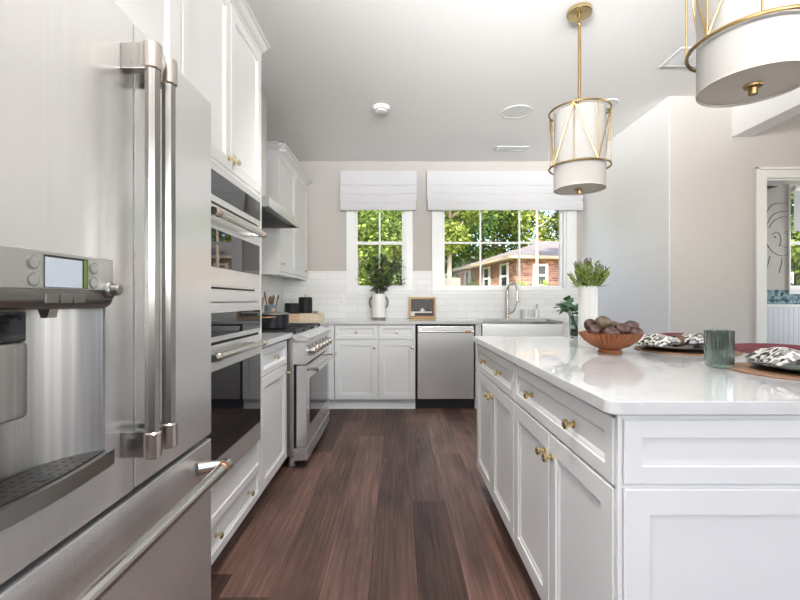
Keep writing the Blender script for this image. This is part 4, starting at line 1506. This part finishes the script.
for ins, z in ((0.003, 0.8835), (0, 0.8865), (0, 0.911), (0.0009, 0.9131), (0.003, 0.914)):
    rows.append([mb.bm.verts.new((x + ins * (1 if x < 0.9 else -1), y + ins * (1 if y < 1.7 else -1), z)) for x, y in poly])
for A, B in zip(rows, rows[1:]):
    for k in range(len(poly)):
        j = (k + 1) % len(poly)
        mb.bm.faces.new((A[k], A[j], B[j], B[k]))
mb.bm.faces.new(rows[0])
mb.bm.faces.new(rows[-1])
o = obj('island_countertop', mb, 'quartz')
tag(o, 'large glossy white quartz countertop on the kitchen island', 'countertop')

# ------------------------------------------------------------------ bar stools


def stool():
    s = thing('bar_stool', 'burgundy stool at the far place setting of the island', 'stool', (0, 0, 0), 'burgundy stools at the island')
    obj('seat', MB().lathe([(0, 0), (0.20, 0), (0.225, 0.02), (0.23, 0.06), (0.215, 0.085), (0.15, 0.098), (0, 0.10)], (0, 0, 0.575), ZP, 36), 'burgundy', s)
    mb = MB()
    n = 30
    rings = []
    for i in range(n + 1):
        a = R(-80 + 160 * i / n)
        edge = abs(i / n - 0.5) * 2
        zt = 0.944 - 0.05 * max(0, edge - 0.45) ** 2.0
        ring = []
        for r, z in ((0.232, 0.66), (0.240, 0.80), (0.243, zt - 0.02), (0.252, zt), (0.270, zt), (0.281, zt - 0.02), (0.278, 0.80), (0.268, 0.62), (0.24, 0.62)):
            ring.append(mb.bm.verts.new((r * math.cos(a), r * math.sin(a) * 1.02, z)))
        rings.append(ring)
    m = len(rings[0])
    for A, B in zip(rings, rings[1:]):
        for k in range(m):
            j = (k + 1) % m
            mb.bm.faces.new((A[k], A[j], B[j], B[k]))
    mb.bm.faces.new(rings[0])
    mb.bm.faces.new(rings[-1])
    obj('backrest', mb, 'burgundy', s, sharp=1.2)
    for sx in (-1, 1):
        for sy in (-1, 1):
            obj('leg', MB().tube([(sx * 0.15, sy * 0.15, 0.58), (sx * 0.19, sy * 0.19, 0.0)], [0.018, 0.012], 10), 'chair_leg', s)
    pts = [(0.178 * math.sqrt(2) * math.cos(R(45 + 90 * k)), 0.178 * math.sqrt(2) * math.sin(R(45 + 90 * k)), 0.20) for k in range(4)]
    obj('footrest', MB().tube(pts, 0.008, 8, True), 'brass', s)
    return s


s0 = stool()
s0.location = (1.41, 2.25, 0)
s1 = dup(s0, (1.41, 1.66, 0), 'burgundy stool behind the green tumbler')

# ------------------------------------------------------------------ on the island
CT = 0.914
BXC, BYC = 0.872, 1.76
bw = thing('fruit_bowl', 'carved reddish wooden bowl full of dark avocados on the island', 'bowl', (BXC, BYC, CT))
mb = MB()
mb.lathe([(0.034, 0.016), (0.066, 0.028), (0.094, 0.050), (0.110, 0.070), (0.116, 0.083)], (BXC, BYC, CT), ZP, 384, (36, 0.048))
rim_o = mb
mb.lathe([(0.116, 0.083), (0.112, 0.0838), (0.104, 0.068), (0.087, 0.046), (0.061, 0.029), (0, 0.022)], (BXC, BYC, CT), ZP, 384, (48, 0.006))
obj('bowl_body', mb, 'bowl_wood', bw)
obj('bowl_foot', MB().lathe([(0, 0.0005), (0.044, 0.0005), (0.046, 0.006), (0.040, 0.017), (0, 0.017)], (BXC, BYC, CT), ZP, 36), 'bowl_wood', bw)
av = [(-0.082, -0.03, 0.100, 0.036, 0.029, 0, 20), (-0.036, -0.010, 0.135, 0.040, 0.031, 1, 10), (-0.034, -0.075, 0.095, 0.036, 0.028, 0, -8), (0.034, -0.050, 0.108, 0.041, 0.030, 0, 14),
      (0.094, -0.01, 0.118, 0.034, 0.029, 0, -30), (0.092, -0.055, 0.095, 0.034, 0.027, 0, 4), (-0.072, 0.045, 0.122, 0.036, 0.029, 0, 40), (0.030, 0.035, 0.112, 0.040, 0.030, 1, -20),
      (0.0, -0.005, 0.078, 0.040, 0.032, 0, 0)]
avl = ['dark avocado at the edge of the bowl nearest the tall vase, low', 'greenish brown avocado on top of the pile in the bowl', 'dark avocado at the front rim of the bowl below the greenish one', 'plump dark avocado at the middle front of the bowl',
       'round dark avocado on the bowl side nearest the placemats, upper', 'dark avocado on the bowl rim nearest the placemats, lower', 'dark avocado behind the greenish one in the bowl', 'greenish avocado at the back of the bowl behind the plump one',
       'dark avocado in the middle of the bowl under the others']
for (dx, dy, dz, a, b, g, ang), lab in zip(av, avl):
    mb = MB()
    bmesh.ops.create_uvsphere(mb.bm, u_segments=18, v_segments=12, radius=1)
    for v in mb.bm.verts:
        k = 1 - 0.20 * max(0, v.co.x)
        v.co = Vector((v.co.x * a * 1.02, v.co.y * b * k, v.co.z * b * k))
    bmesh.ops.rotate(mb.bm, verts=mb.bm.verts, cent=(0, 0, 0), matrix=Matrix.Rotation(R(ang), 3, 'Z') @ Matrix.Rotation(R(ang * 0.5), 3, 'Y'))
    o = obj('avocado', mb, 'avocado_green' if g else 'avocado_skin')
    o.location = (BXC + dx * 0.86, BYC + dy * 0.86, CT + dz * 0.93 - 0.003)
    o.scale = (0.9, 0.9, 0.92)
    tag(o, lab, 'avocado', 'avocados in the wooden bowl')

# tall ribbed vase with succulents
TX, TYV = 0.886, 1.995
tv = thing('tall_vase', 'tall ribbed white vase with spiky greenery behind the bowl', 'vase', (TX, TYV, CT))
mb = MB()
mb.lathe([(0, 0.0005), (0.040, 0.0005), (0.0420, 0.004), (0.0412, 0.27), (0.040, 0.282), (0.037, 0.282), (0.037, 0.02), (0, 0.018)], (TX, TYV, CT), ZP, 168, (28, 0.014))
obj('vase_body', mb, 'ceramic_pale', tv)
rnd = random.Random(3)
g1, g2, g3 = MB(), MB(), MB()
for i in range(46):
    a = rnd.uniform(0, 2 * PI)
    rr = math.sqrt(rnd.random())
    top = Vector((TX + 0.084 * rr * math.cos(a), TYV + 0.080 * rr * math.sin(a), CT + 0.395 - 0.055 * rr * rr + rnd.uniform(-0.02, 0.012)))
    base = Vector((TX + 0.024 * rr * math.cos(a), TYV + 0.024 * rr * math.sin(a), CT + 0.255))
    g3.tube([base, base.lerp(top, 0.55) + Vector((0, 0, 0.012)), top], 0.0022, 5)
    ax = (top - base).normalized()
    for k in range(22):
        t_ = 0.30 + 0.70 * k / 21
        p = base.lerp(top, t_)
        b = k * 2.4 + i
        sd = Vector((math.cos(b), math.sin(b), 0))
        d = ax * (0.75 + 0.3 * t_) + sd * 0.75
        L = 0.030 - 0.010 * t_
        (g2 if (k > 19 and rnd.random() < 0.8) else g1).leaf(p, d, sd, L * 1.1, 0.0115, 0.2)
for i in range(26):
    a = 2 * PI * i / 26 + rnd.uniform(-.1, .1)
    p = Vector((TX + 0.036 * math.cos(a), TYV + 0.036 * math.sin(a), CT + 0.272))
    d = Vector((math.cos(a), math.sin(a), rnd.uniform(0.15, 0.9)))
    g1.leaf(p, d, (0, 0, 1), rnd.uniform(0.05, 0.068), 0.011, 0.25)
obj('stem', g3, 'leaf_deep', tv)
obj('spiky_foliage', g1, 'leaf_bright', tv, recalc=False)
obj('buds', g2, 'leaf_tip', tv, recalc=False)

# glass jar with a green plant
JX, JY = 1.035, 2.44
jr = thing('plant_jar', 'greenish glass jar with a leafy plant at the sink end of island', 'plant', (JX, JY, CT))
mb = MB()
mb.lathe([(0, 0.0005), (0.050, 0.0005), (0.054, 0.005), (0.055, 0.118), (0.053, 0.124), (0.050, 0.122), (0.0505, 0.016), (0.046, 0.012), (0, 0.012)], (JX, JY, CT), ZP, 32)
obj('jar', mb, 'glass_jar', jr)
mb = MB()
mb.lathe([(0, 0.013), (0.045, 0.013), (0.0485, 0.018), (0.0485, 0.050), (0, 0.050)], (JX, JY, CT), ZP, 24)
obj('soil', mb, 'twig', jr)
rnd = random.Random(5)
lf, sm = MB(), MB()
for i in range(15):
    a = rnd.uniform(0, 2 * PI)
    rr = rnd.uniform(0.04, 0.115)
    tip = Vector((JX + rr * math.cos(a) - 0.03, JY + rr * 0.8 * math.sin(a), CT + 0.245 - rr * 0.75 + rnd.uniform(-0.02, 0.02)))
    base = Vector((JX + 0.015 * math.cos(a), JY + 0.015 * math.sin(a), CT + 0.045))
    mid = base.lerp(tip, 0.55) + Vector((0, 0, 0.03))
    sm.tube([base, mid, tip], 0.002, 5)
    for k in range(4):
        p = mid.lerp(tip, k / 3)
        d = Vector((rnd.uniform(-1, 1), rnd.uniform(-1, 1), rnd.uniform(-0.3, 0.6)))
        L = rnd.uniform(0.046, 0.064)
        lf.leaf(p, d, (rnd.uniform(-.3, .3), -0.4, 1), L, L * 0.75, 0.08)
obj('stem', sm, 'leaf_deep', jr)
obj('leaves', lf, 'leaf_deep', jr, recalc=False)

# place settings


def setting(cx, cy, which):
    lab = ('at the far stool', 'at the near end of the island')[which]
    o = obj('placemat', MB().lathe([(0, 0), (0.188, 0), (0.190, 0.002), (0.188, 0.005), (0, 0.005)], (0, 0, 0), ZP, 64), 'placemat_tan')
    o.location = (cx, cy, CT + 0.0005)
    tag(o, 'round tan placemat ' + lab, 'placemat', 'tan placemats on the island')
    mb = MB()
    mb.lathe([(0, 0), (0.09, 0), (0.095, 0.003), (0.146, 0.014), (0.152, 0.017), (0.150, 0.019), (0.095, 0.009), (0, 0.007)], (0, 0, 0), ZP, 56)
    o = obj('plate', mb, 'plate_black')
    o.location = (cx + (-0.028 if which == 0 else 0.012), cy - 0.006, CT + 0.006)
    tag(o, 'black dinner plate on the placemat ' + lab, 'plate', 'black plates on the placemats')
    # napkin: a gathered cloth drawn through a ring
    mb = MB()
    nu, nv = 40, 22
    rows = []
    for i in range(nu + 1):
        u = -1 + 2 * i / nu
        au = abs(u)
        hw = 0.024 + 0.060 * min(1, au * 1.3) ** 0.8 - 0.03 * max(0, au - 0.7)
        hh = 0.016 + 0.008 * min(1, au * 1.6) - 0.062 * max(0, au - 0.70)
        ring = []
        for k in range(nv):
            th = 2 * PI * k / nv
            cy_, sz = math.cos(th), math.sin(th)
            pl = 1 + 0.10 * math.sin(7 * th + 3 * u) * min(1, au * 2)
            x = u * 0.148 * (1 + 0.06 * math.cos(3 * th + u))
            ring.append(mb.bm.verts.new((x, hw * cy_ * pl, max(0.0, hh * (1 + sz * pl)))))
        rows.append(ring)
    for A, B in zip(rows, rows[1:]):
        for k in range(nv):
            j = (k + 1) % nv
            mb.bm.faces.new((A[k], A[j], B[j], B[k]))
    mb.bm.faces.new(rows[0])
    mb.bm.faces.new(rows[-1])
    n = obj('napkin', mb, 'napkin_cloth', sharp=1.2)
    n.location = (cx + (-0.045 if which == 0 else 0.018), cy - 0.018, CT + 0.0265)
    n.rotation_euler = (0, 0, R(8 if which == 0 else -14))
    tag(n, 'black and white patterned napkin on the plate ' + lab, 'napkin', 'patterned napkins')
    r = obj('napkin_ring', MB().lathe([(0.028, -0.016), (0.0315, -0.014), (0.0315, 0.014), (0.028, 0.016), (0.0275, 0)], (0, 0, 0), XP, 28, closed=True), 'ring_wood')
    r.location = (n.location.x, n.location.y, CT + 0.044)
    r.scale = (1, 1, 0.80)
    r.rotation_euler = n.rotation_euler
    tag(r, 'brown wooden ring around the napkin ' + lab, 'napkin ring', 'wooden napkin rings')


setting(1.225, 1.83, 0)
setting(1.215, 1.275, 1)

# ribbed tumbler
GX, GY = 1.030, 1.375
mb = MB()
mb.lathe([(0, 0.0005), (0.027, 0.0005), (0.034, 0.005), (0.0375, 0.014), (0.038, 0.030), (0.0388, 0.118), (0.038, 0.1195), (0.0366, 0.1195)], (0, 0, 0), ZP, 240, (24, 0.045))
mb.lathe([(0.0366, 0.1195), (0.0358, 0.117), (0.0345, 0.022), (0.030, 0.015), (0, 0.013)], (0, 0, 0), ZP, 224)
tb = obj('tumbler', mb, 'glass_green')
tb.location = (GX, GY, CT)
tag(tb, 'ribbed grey green glass tumbler on the island between placemats', 'tumbler')

# ------------------------------------------------------------------ pendants


def pendant():
    p = thing('pendant_lamp', 'far pendant lamp with brass cage and white drum shade above island', 'pendant lamp', (0, 0, 0), 'brass cage pendants over the island')
    obj('ceiling_plate', MB().lathe([(0, 0), (0.066, 0), (0.068, 0.004), (0.068, 0.022), (0.064, 0.026), (0.012, 0.028), (0.012, 0.045), (0, 0.045)], (0, 0, CEIL - 0.0005), (0, 0, -1), 40), 'brass', p)
    mb = MB()
    mb.tube([(0.0, 0, CEIL - 0.04), (0, 0, CEIL - 0.075)], 0.005, 8)
    mb.ball((0, 0, CEIL - 0.080), 0.012, 0.012, 0.012, None, 12)
    mb.tube([(0, 0, CEIL - 0.085), (0, 0, 2.19)], 0.0085, 12)
    st = obj('stem', mb, 'aged_brass', p)
    ZT, ZB, RC, RS = 2.186, 1.874, 0.161, 0.136
    for z in (ZT, ZB):
        obj('cage_ring', MB().tube([(RC * math.cos(2 * PI * k / 56), RC * math.sin(2 * PI * k / 56), z) for k in range(56)], 0.0055, 8, True), 'aged_brass', p)
    # angle that looks back to the camera from the far pendant
    look = math.atan2(-2.42, -1.025)
    for k in range(4):
        at = look + R(-10) + k * PI / 2
        ab0, ab1 = at - R(45), at + R(45)
        tp_ = Vector((RC * math.cos(at), RC * math.sin(at), ZT))
        mb = MB()
        mb.tube([tp_, (RC * math.cos(at), RC * math.sin(at), ZB)], 0.0028, 6)
        for ab in (ab0, ab1):
            mb.tube([tp_ + (Vector((RC * math.cos(ab), RC * math.sin(ab), ZB)) - tp_) * s for s in (0, 1)], 0.0028, 6)
        mb.tube([(RC * math.cos(ab1), RC * math.sin(ab1), ZB), (RC * math.cos(ab1), RC * math.sin(ab1), ZT)], 0.0028, 6)
        mb.tube([(RC * math.cos(at), RC * math.sin(at), ZT - 0.02), ((RS + 0.002) * math.cos(at), (RS + 0.002) * math.sin(at), ZT - 0.02)], 0.004, 6)
        obj('cage_rod', mb, 'aged_brass', p)
    mb = MB()
    mb.lathe([(RS, 1.752), (RS, 2.176), (RS - 0.003, 2.176), (RS - 0.003, 1.752)], (0, 0, 0), ZP, 56, closed=True)
    sh = obj('shade', mb, 'shade_cloth', p)
    for z in (1.750, 2.174):
        obj('shade_hem', MB().lathe([(RS - 0.002, z), (RS + 0.001, z), (RS + 0.001, z + 0.004), (RS - 0.002, z + 0.004)], (0, 0, 0), ZP, 56, closed=True), 'ring_trim', sh)
    obj('diffuser', MB().lathe([(0, 1.758), (RS - 0.004, 1.758), (RS - 0.004, 1.761), (0, 1.761)], (0, 0, 0), ZP, 56), 'diffuser_cloth', p)
    mb = MB()
    mb.lathe([(0, 1.726), (0.011, 1.727), (0.012, 1.745), (0.007, 1.746), (0.022, 1.748), (0.024, 1.754), (0, 1.757)], (0, 0, 0), ZP, 24)
    obj('finial', mb, 'aged_brass', p)
    mb = MB()
    for k in range(3):
        a = 2 * PI * k / 3
        mb.tube([(0, 0, 2.185), (RC * math.cos(a), RC * math.sin(a), ZT)], 0.004, 6)
    mb.tube([(0, 0, 2.19), (0, 0, 1.757)], 0.006, 8)
    obj('spider', mb, 'aged_brass', p)
    return p


plain('ring_trim', (0.55, 0.50, 0.43), 0.6)
pd = pendant()
pd.location = (1.025, 2.417, 0)
pn = dup(pd, (1.035, 1.25, 0), 'near pendant lamp with brass cage closest to the beam')
for x, y in ((1.025, 2.417), (1.035, 1.25)):
    l = bpy.data.lights.new('pendant_bulb', 'POINT')
    l.energy = 0.8
    l.color = (1.0, 0.95, 0.88)
    l.shadow_soft_size = 0.05
    o = bpy.data.objects.new('pendant_bulb', l)
    C.objects.link(o)
    o.location = (x + 0.03, y, 1.97)

# ------------------------------------------------------------------ side room
mb = MB()


def wl(pts, r=0.0026):
    """line drawing in picture-plane metres on the side room wall"""
    n = len(pts)
    out = []
    for i in range(n - 1):
        p0 = pts[max(i - 1, 0)]
        p1, p2 = pts[i], pts[i + 1]
        p3 = pts[min(i + 2, n - 1)]
        for k in range(6):
            t = k / 6
            q = [0.5 * (2 * p1[c] + (p2[c] - p0[c]) * t + (2 * p0[c] - 5 * p1[c] + 4 * p2[c] - p3[c]) * t * t + (3 * p1[c] - p0[c] - 3 * p2[c] + p3[c]) * t ** 3) for c in (0, 1)]
            out.append(q)
    out.append(pts[-1])
    s = 85.0
    mb.tube([(0 + (x - 397) / s, YB - 0.003, 1.13 + (300 - y) / s) for x, y in out], r, 5)


# head outline, hair arcs, brows, eyes, nose, mouth, neck
wl([(766, 214), (771, 206), (779, 203), (787, 204), (789, 207)])
wl([(789, 211), (779, 212), (771, 217), (766, 228), (765.5, 240), (768, 246)])
wl([(768, 246), (771, 250), (776, 254), (782, 256), (788, 254)])
wl([(789, 217), (782, 217), (774, 221), (769, 228)])
wl([(772, 235), (776, 232), (780, 235), (781, 242), (779, 246), (783, 245)])
wl([(784, 233), (787, 231), (789, 231)])
wl([(783, 248), (786, 247), (788, 248)])
wl([(770, 256), (768, 264), (765.5, 270)])
wl([(782, 258), (781, 266), (779, 273)])
wl([(765.5, 243), (767, 247), (769, 246)])
mb.ball(((775 - 397) / 85, YB - 0.002, 1.13 + 63 / 85), 0.012, 0.003, 0.010, None, 10)
mb.ball(((787 - 397) / 85, YB - 0.002, 1.13 + 66 / 85), 0.008, 0.003, 0.010, None, 10)
o = obj('wall_drawing', mb, 'ink')
tag(o, 'black line drawing of a face on the wall of the side room', 'wall drawing')
mb = MB()
mb.prism([(4.26, 2.415), (4.26, 2.462), (4.45, 2.455)], 1, YB - 0.05, YB - 0.002)
o = obj('wall_bracket', mb, 'black_plastic')
tag(o, 'small black pointed bracket high above the face drawing', 'bracket')
rsd = thing('roller_shade', 'white roller shade half down on the side room window', 'window shade', (5.1, YB - 0.03, 2.45))
obj('shade_cloth', MB().box(4.625, 5.60, YB - 0.050, YB - 0.046, 1.93, 2.42), 'linen_white', rsd)
obj('roller', MB().cyl((4.62, YB - 0.055, 2.43), XP, 0.028, 0.99, 18), 'trim_white', rsd)

# ------------------------------------------------------------------ outdoors


def gz(x, y):
    return max(-0.25, min(3.2, -0.25 + (y - 6.5) * 0.072))


mb = MB()
NX, NY = 24, 24
gv = [[mb.bm.verts.new((-40 + 100 * i / NX, 5.35 + 75 * (j / NY) ** 1.4, gz(0, 5.35 + 75 * (j / NY) ** 1.4) - (0.4 if j == 0 else 0))) for i in range(NX + 1)] for j in range(NY + 1)]
for j in range(NY):
    for i in range(NX):
        mb.bm.faces.new((gv[j][i], gv[j][i + 1], gv[j + 1][i + 1], gv[j + 1][i]))
struct('ground', mb, 'lawn', recalc=False)

# brick house
Cn, Ed, Rd = Vector((5.0, 18.0, 0)), Vector((-1.3, 8.4, 0)), Vector((8.4, 1.3, 0))
hs = thing('brick_house', 'single storey brick house with low hip roof outside the wide window', 'house', (8.55, 22.85, 0.3))
EZ = 2.97
mb = MB()
c4 = [Cn, Cn + Rd, Cn + Rd + Ed, Cn + Ed]
lo = [mb.bm.verts.new((p.x, p.y, 0.0)) for p in c4]
hi = [mb.bm.verts.new((p.x, p.y, EZ - 0.05)) for p in c4]
for k in range(4):
    j = (k + 1) % 4
    mb.bm.faces.new((lo[k], lo[j], hi[j], hi[k]))
mb.bm.faces.new(hi)
obj('wall', mb, 'house_brick', hs)
ue, ur = Ed.normalized(), Rd.normalized()
ov_ = 0.45
q4 = [Cn - ue * ov_ - ur * ov_, Cn + Rd - ue * ov_ + ur * ov_, Cn + Rd + Ed + ue * ov_ + ur * ov_, Cn + Ed + ue * ov_ - ur * ov_]
ctr = (q4[0] + q4[2]) / 2
mb = MB()
a = [mb.bm.verts.new((p.x, p.y, EZ)) for p in q4]
r0 = mb.bm.verts.new((ctr.x - ur.x * 0.8, ctr.y - ur.y * 0.8, 4.25))
r1 = mb.bm.verts.new((ctr.x + ur.x * 0.8, ctr.y + ur.y * 0.8, 4.25))
mb.bm.faces.new((a[0], a[1], r1, r0))
mb.bm.faces.new((a[1], a[2], r1))
mb.bm.faces.new((a[2], a[3], r0, r1))
mb.bm.faces.new((a[3], a[0], r0))
obj('roof', mb, 'roof_shingle', hs, smooth=False)
mb = MB()
a = [mb.bm.verts.new((p.x, p.y, EZ - 0.13)) for p in q4]
b = [mb.bm.verts.new((p.x, p.y, EZ - 0.005)) for p in q4]
for k in range(4):
    j = (k + 1) % 4
    mb.bm.faces.new((a[k], a[j], b[j], b[k]))
mb.bm.faces.new(a)
mb.bm.faces.new(b)
obj('fascia', mb, 'house_soffit', hs, smooth=False)
obj('chimney', MB().box(8.35, 8.75, 26.0, 26.4, 3.0, 4.75), 'house_brick', hs)


def house_window(base, along, out, t, w, z0, z1):
    c = base + along * t + out * 0.02
    fm = Matrix((along, out, Vector((0, 0, 1)))).transposed()
    mb = MB()
    h = (z1 - z0) / 2
    for dx in (-w / 2, w / 2):
        mb.obox(c + along * dx + Vector((0, 0, (z0 + z1) / 2)), (0.06, 0.05, h + 0.06), fm)
    for z in (z0, (z0 + z1) / 2, z1):
        mb.obox(c + Vector((0, 0, z)), (w / 2, 0.045, 0.045), fm)
    f = obj('window', mb, 'house_trim', hs)
    mb = MB()
    mb.obox(c + Vector((0, 0, (z0 + z1) / 2)), (w / 2, 0.02, h), fm)
    obj('pane', mb, 'house_glass', f)


for t in (1.2, 3.4, 6.4):
    house_window(Cn, ue, -ur, t, 0.75, 1.65, 2.72)
house_window(Cn, ur, -ue, 1.05, 0.55, 1.75, 2.6)
house_window(Cn, ur, -ue, 4.6, 1.1, 1.65, 2.6)


# trees
def tree_mesh(seed, crown_r, crown_h, n, leaf, mat):
    rnd = random.Random(seed)
    mb = MB()
    blobs = []
    for i in range(15):
        a = rnd.uniform(0, 2 * PI)
        z = rnd.uniform(-0.5, 0.5)
        rr = math.sqrt(max(0.05, 1 - (2 * z) ** 2)) * rnd.uniform(0.25, 0.75)
        blobs.append((Vector((math.cos(a) * rr * crown_r, math.sin(a) * rr * crown_r, z * crown_h)), rnd.uniform(0.30, 0.48) * crown_r))
    for i in range(n):
        c, r = blobs[i % len(blobs)]
        d = Vector((rnd.gauss(0, 1), rnd.gauss(0, 1), rnd.gauss(0, 1))).normalized()
        p = c + d * r * rnd.uniform(0.55, 1.0)
        L = leaf * rnd.uniform(0.6, 1.3)
        d2 = Vector((rnd.gauss(0, 1), rnd.gauss(0, 1), rnd.gauss(0, 0.6) - 0.2)).normalized()
        s = d2.orthogonal().normalized()
        s.rotate(Matrix.Rotation(rnd.uniform(0, 2 * PI), 3, d2))
        v0 = mb.bm.verts.new(p)
        v1 = mb.bm.verts.new(p + d2 * L * 0.5 + s * L * 0.35)
        v2 = mb.bm.verts.new(p + d2 * L)
        v3 = mb.bm.verts.new(p + d2 * L * 0.5 - s * L * 0.35)
        mb.bm.faces.new((v0, v1, v2, v3))
    me = bpy.data.meshes.new('crown')
    mb.bm.to_mesh(me)
    mb.bm.free()
    me.materials.append(MATS[mat])
    return me


TM = [tree_mesh(1, 3.2, 6.0, 11000, 0.22, 'tree_leaf_mid'), tree_mesh(2, 3.4, 7.0, 11000, 0.22, 'tree_leaf_deep'), tree_mesh(3, 3.0, 5.5, 11000, 0.21, 'tree_leaf_lime')]


def tree(x, y, h, k, rot, s, label, bark='bark', tr=0.16, lean=0.0):
    z = gz(x, y)
    t = thing('tree', label, 'tree', (x, y, z), 'trees outside the windows')
    mb = MB()
    top = Vector((x + lean, y, z + h))
    pts = [Vector((x, y, z - 0.1)), Vector((x + lean * 0.3, y, z + h * 0.35)), Vector((x + lean * 0.7, y, z + h * 0.7)), top]
    mb.tube(pts, [tr, tr * 0.8, tr * 0.55, tr * 0.3], 10)
    rnd = random.Random(int(x * 31 + y * 7))
    for i in range(5):
        a = rnd.uniform(0, 2 * PI)
        b = pts[1].lerp(pts[3], 0.15 + 0.14 * i)
        e = b + Vector((math.cos(a) * 1.4 * s, math.sin(a) * 1.4 * s, 1.2 * s))
        mb.tube([b, b.lerp(e, 0.5) + Vector((0, 0, -0.1)), e], [tr * 0.4, tr * 0.3, tr * 0.12], 6)
    obj('trunk', mb, bark, t)
    c = bpy.data.objects.new('crown', TM[k])
    C.objects.link(c)
    c.parent = t
    c.location = (lean, 0, h * 0.92)
    c.rotation_euler = (0, 0, rot)
    c.scale = (s, s, s)
    return t


tree(1.95, 16.0, 4.6, 2, 0.3, 0.52, 'bright green tree with pale trunk by the wooden fence', 'bark_pale', 0.12)
tree(4.95, 15.2, 7.4, 0, 1.0, 0.62, 'slim tree with straight pale trunk before the brick house', 'bark_pale', 0.062)
tree(-1.15, 12.5, 3.2, 0, 2.1, 0.60, 'green tree seen through the upper small window', 'bark_pale', 0.08)
tree(-0.1, 16.2, 3.6, 1, 0.5, 0.68, 'dark green tree close behind the small window', 'bark', 0.10)
tree(-0.9, 20.0, 5.0, 2, 1.4, 1.0, 'lime green tree further back behind the small window', 'bark', 0.16)
tree(1.4, 24.0, 5.5, 0, 4.0, 1.1, 'mid green tree standing behind the wooden fence', 'bark', 0.16)
tree(3.6, 28.5, 5.6, 1, 2.6, 1.0, 'dark tree at the far end of the brick house wall', 'bark', 0.18)
tree(6.6, 33.0, 6.4, 0, 3.4, 1.25, 'tall green tree behind the house by the chimney', 'bark', 0.2)
tree(11.0, 33.5, 6.2, 2, 0.9, 1.25, 'lime green tree behind the house roof', 'bark', 0.2)
tree(15.5, 33.0, 6.8, 1, 5.2, 1.3, 'dark tree behind the far side of the house', 'bark', 0.2)
tree(-4.6, 22.0, 5.2, 0, 0.2, 1.1, 'green tree far out beyond the stove corner', 'bark', 0.2)
tree(3.8, 38.0, 7.5, 2, 2.2, 1.5, 'tall lime tree in the back row between the windows', 'bark', 0.2)
tree(-2.0, 34.0, 7.2, 1, 3.0, 1.5, 'tall dark tree in the back row behind small window', 'bark', 0.2)
tree(9.0, 40.0, 8.5, 1, 1.1, 1.7, 'tallest dark tree in the back row behind the house', 'bark', 0.2)
tree(20.0, 38.0, 8.0, 0, 1.9, 1.7, 'mid green tree far behind the house at the end', 'bark', 0.2)
tree(13.6, 14.6, 3.2, 0, 2.9, 0.9, 'green tree outside the side room window', 'bark', 0.14)
tree(19.5, 15.5, 5.0, 2, 1.9, 1.1, 'lime green tree beyond the side room window', 'bark', 0.14)


def shrub_mesh(seed, n):
    rnd = random.Random(seed)
    mb = MB()
    for i in range(n):
        d = Vector((rnd.gauss(0, 1), rnd.gauss(0, 1), abs(rnd.gauss(0, 1)))).normalized()
        p = Vector((d.x * 0.9, d.y * 0.7, d.z * 0.9)) * rnd.uniform(0.6, 1.0)
        mb.leaf(p, d + Vector((rnd.gauss(0, .6), rnd.gauss(0, .6), rnd.gauss(0, .6))), (0, 0, 1), rnd.uniform(0.10, 0.2), 0.08, 0.1)
    me = bpy.data.meshes.new('shrub')
    mb.bm.to_mesh(me)
    mb.bm.free()
    return me


sm0, sm1 = shrub_mesh(21, 900), shrub_mesh(22, 900)
sm0.materials.append(MATS['shrub_leaf'])
sm1.materials.append(MATS['tree_leaf_mid'])
for me, x, y, s, lab in ((sm0, 4.75, 16.6, 0.50, 'yellow green shrub before the corner of the brick house'), (sm0, 5.75, 16.8, 0.52, 'yellow green shrub under the front window of the house'), (sm0, 6.75, 17.0, 0.52, 'yellow green shrub farthest along the front of the house'),
                         (sm1, 3.2, 18.6, 0.62, 'round green shrub by the receding house wall'), (sm1, -0.15, 9.5, 0.62, 'green shrub just outside the small window'), (sm1, 2.35, 17.4, 0.45, 'small green shrub beside the wooden fence')):
    o = bpy.data.objects.new('shrub', me)
    C.objects.link(o)
    zz = gz(x, y)
    o.location = (x, y, zz - 0.04)
    o.scale = (s, s, 1.55)
    tag(o, lab, 'shrub', 'shrubs outside the windows')
fn = thing('wooden_fence', 'weathered wooden board fence outside behind the bright tree', 'fence', (1.5, 14.3, 0.3))
mb = MB()
for k in range(14):
    mb.box(1.25 + k * 0.062, 1.305 + k * 0.062, 14.3, 14.33, 0.1, 1.86 + 0.01 * (k % 2))
obj('board', mb, 'fence_wood', fn)
obj('rail', MB().box(1.25, 2.11, 14.33, 14.37, 0.7, 0.79).box(1.25, 2.11, 14.33, 14.37, 1.5, 1.59), 'fence_wood', fn)
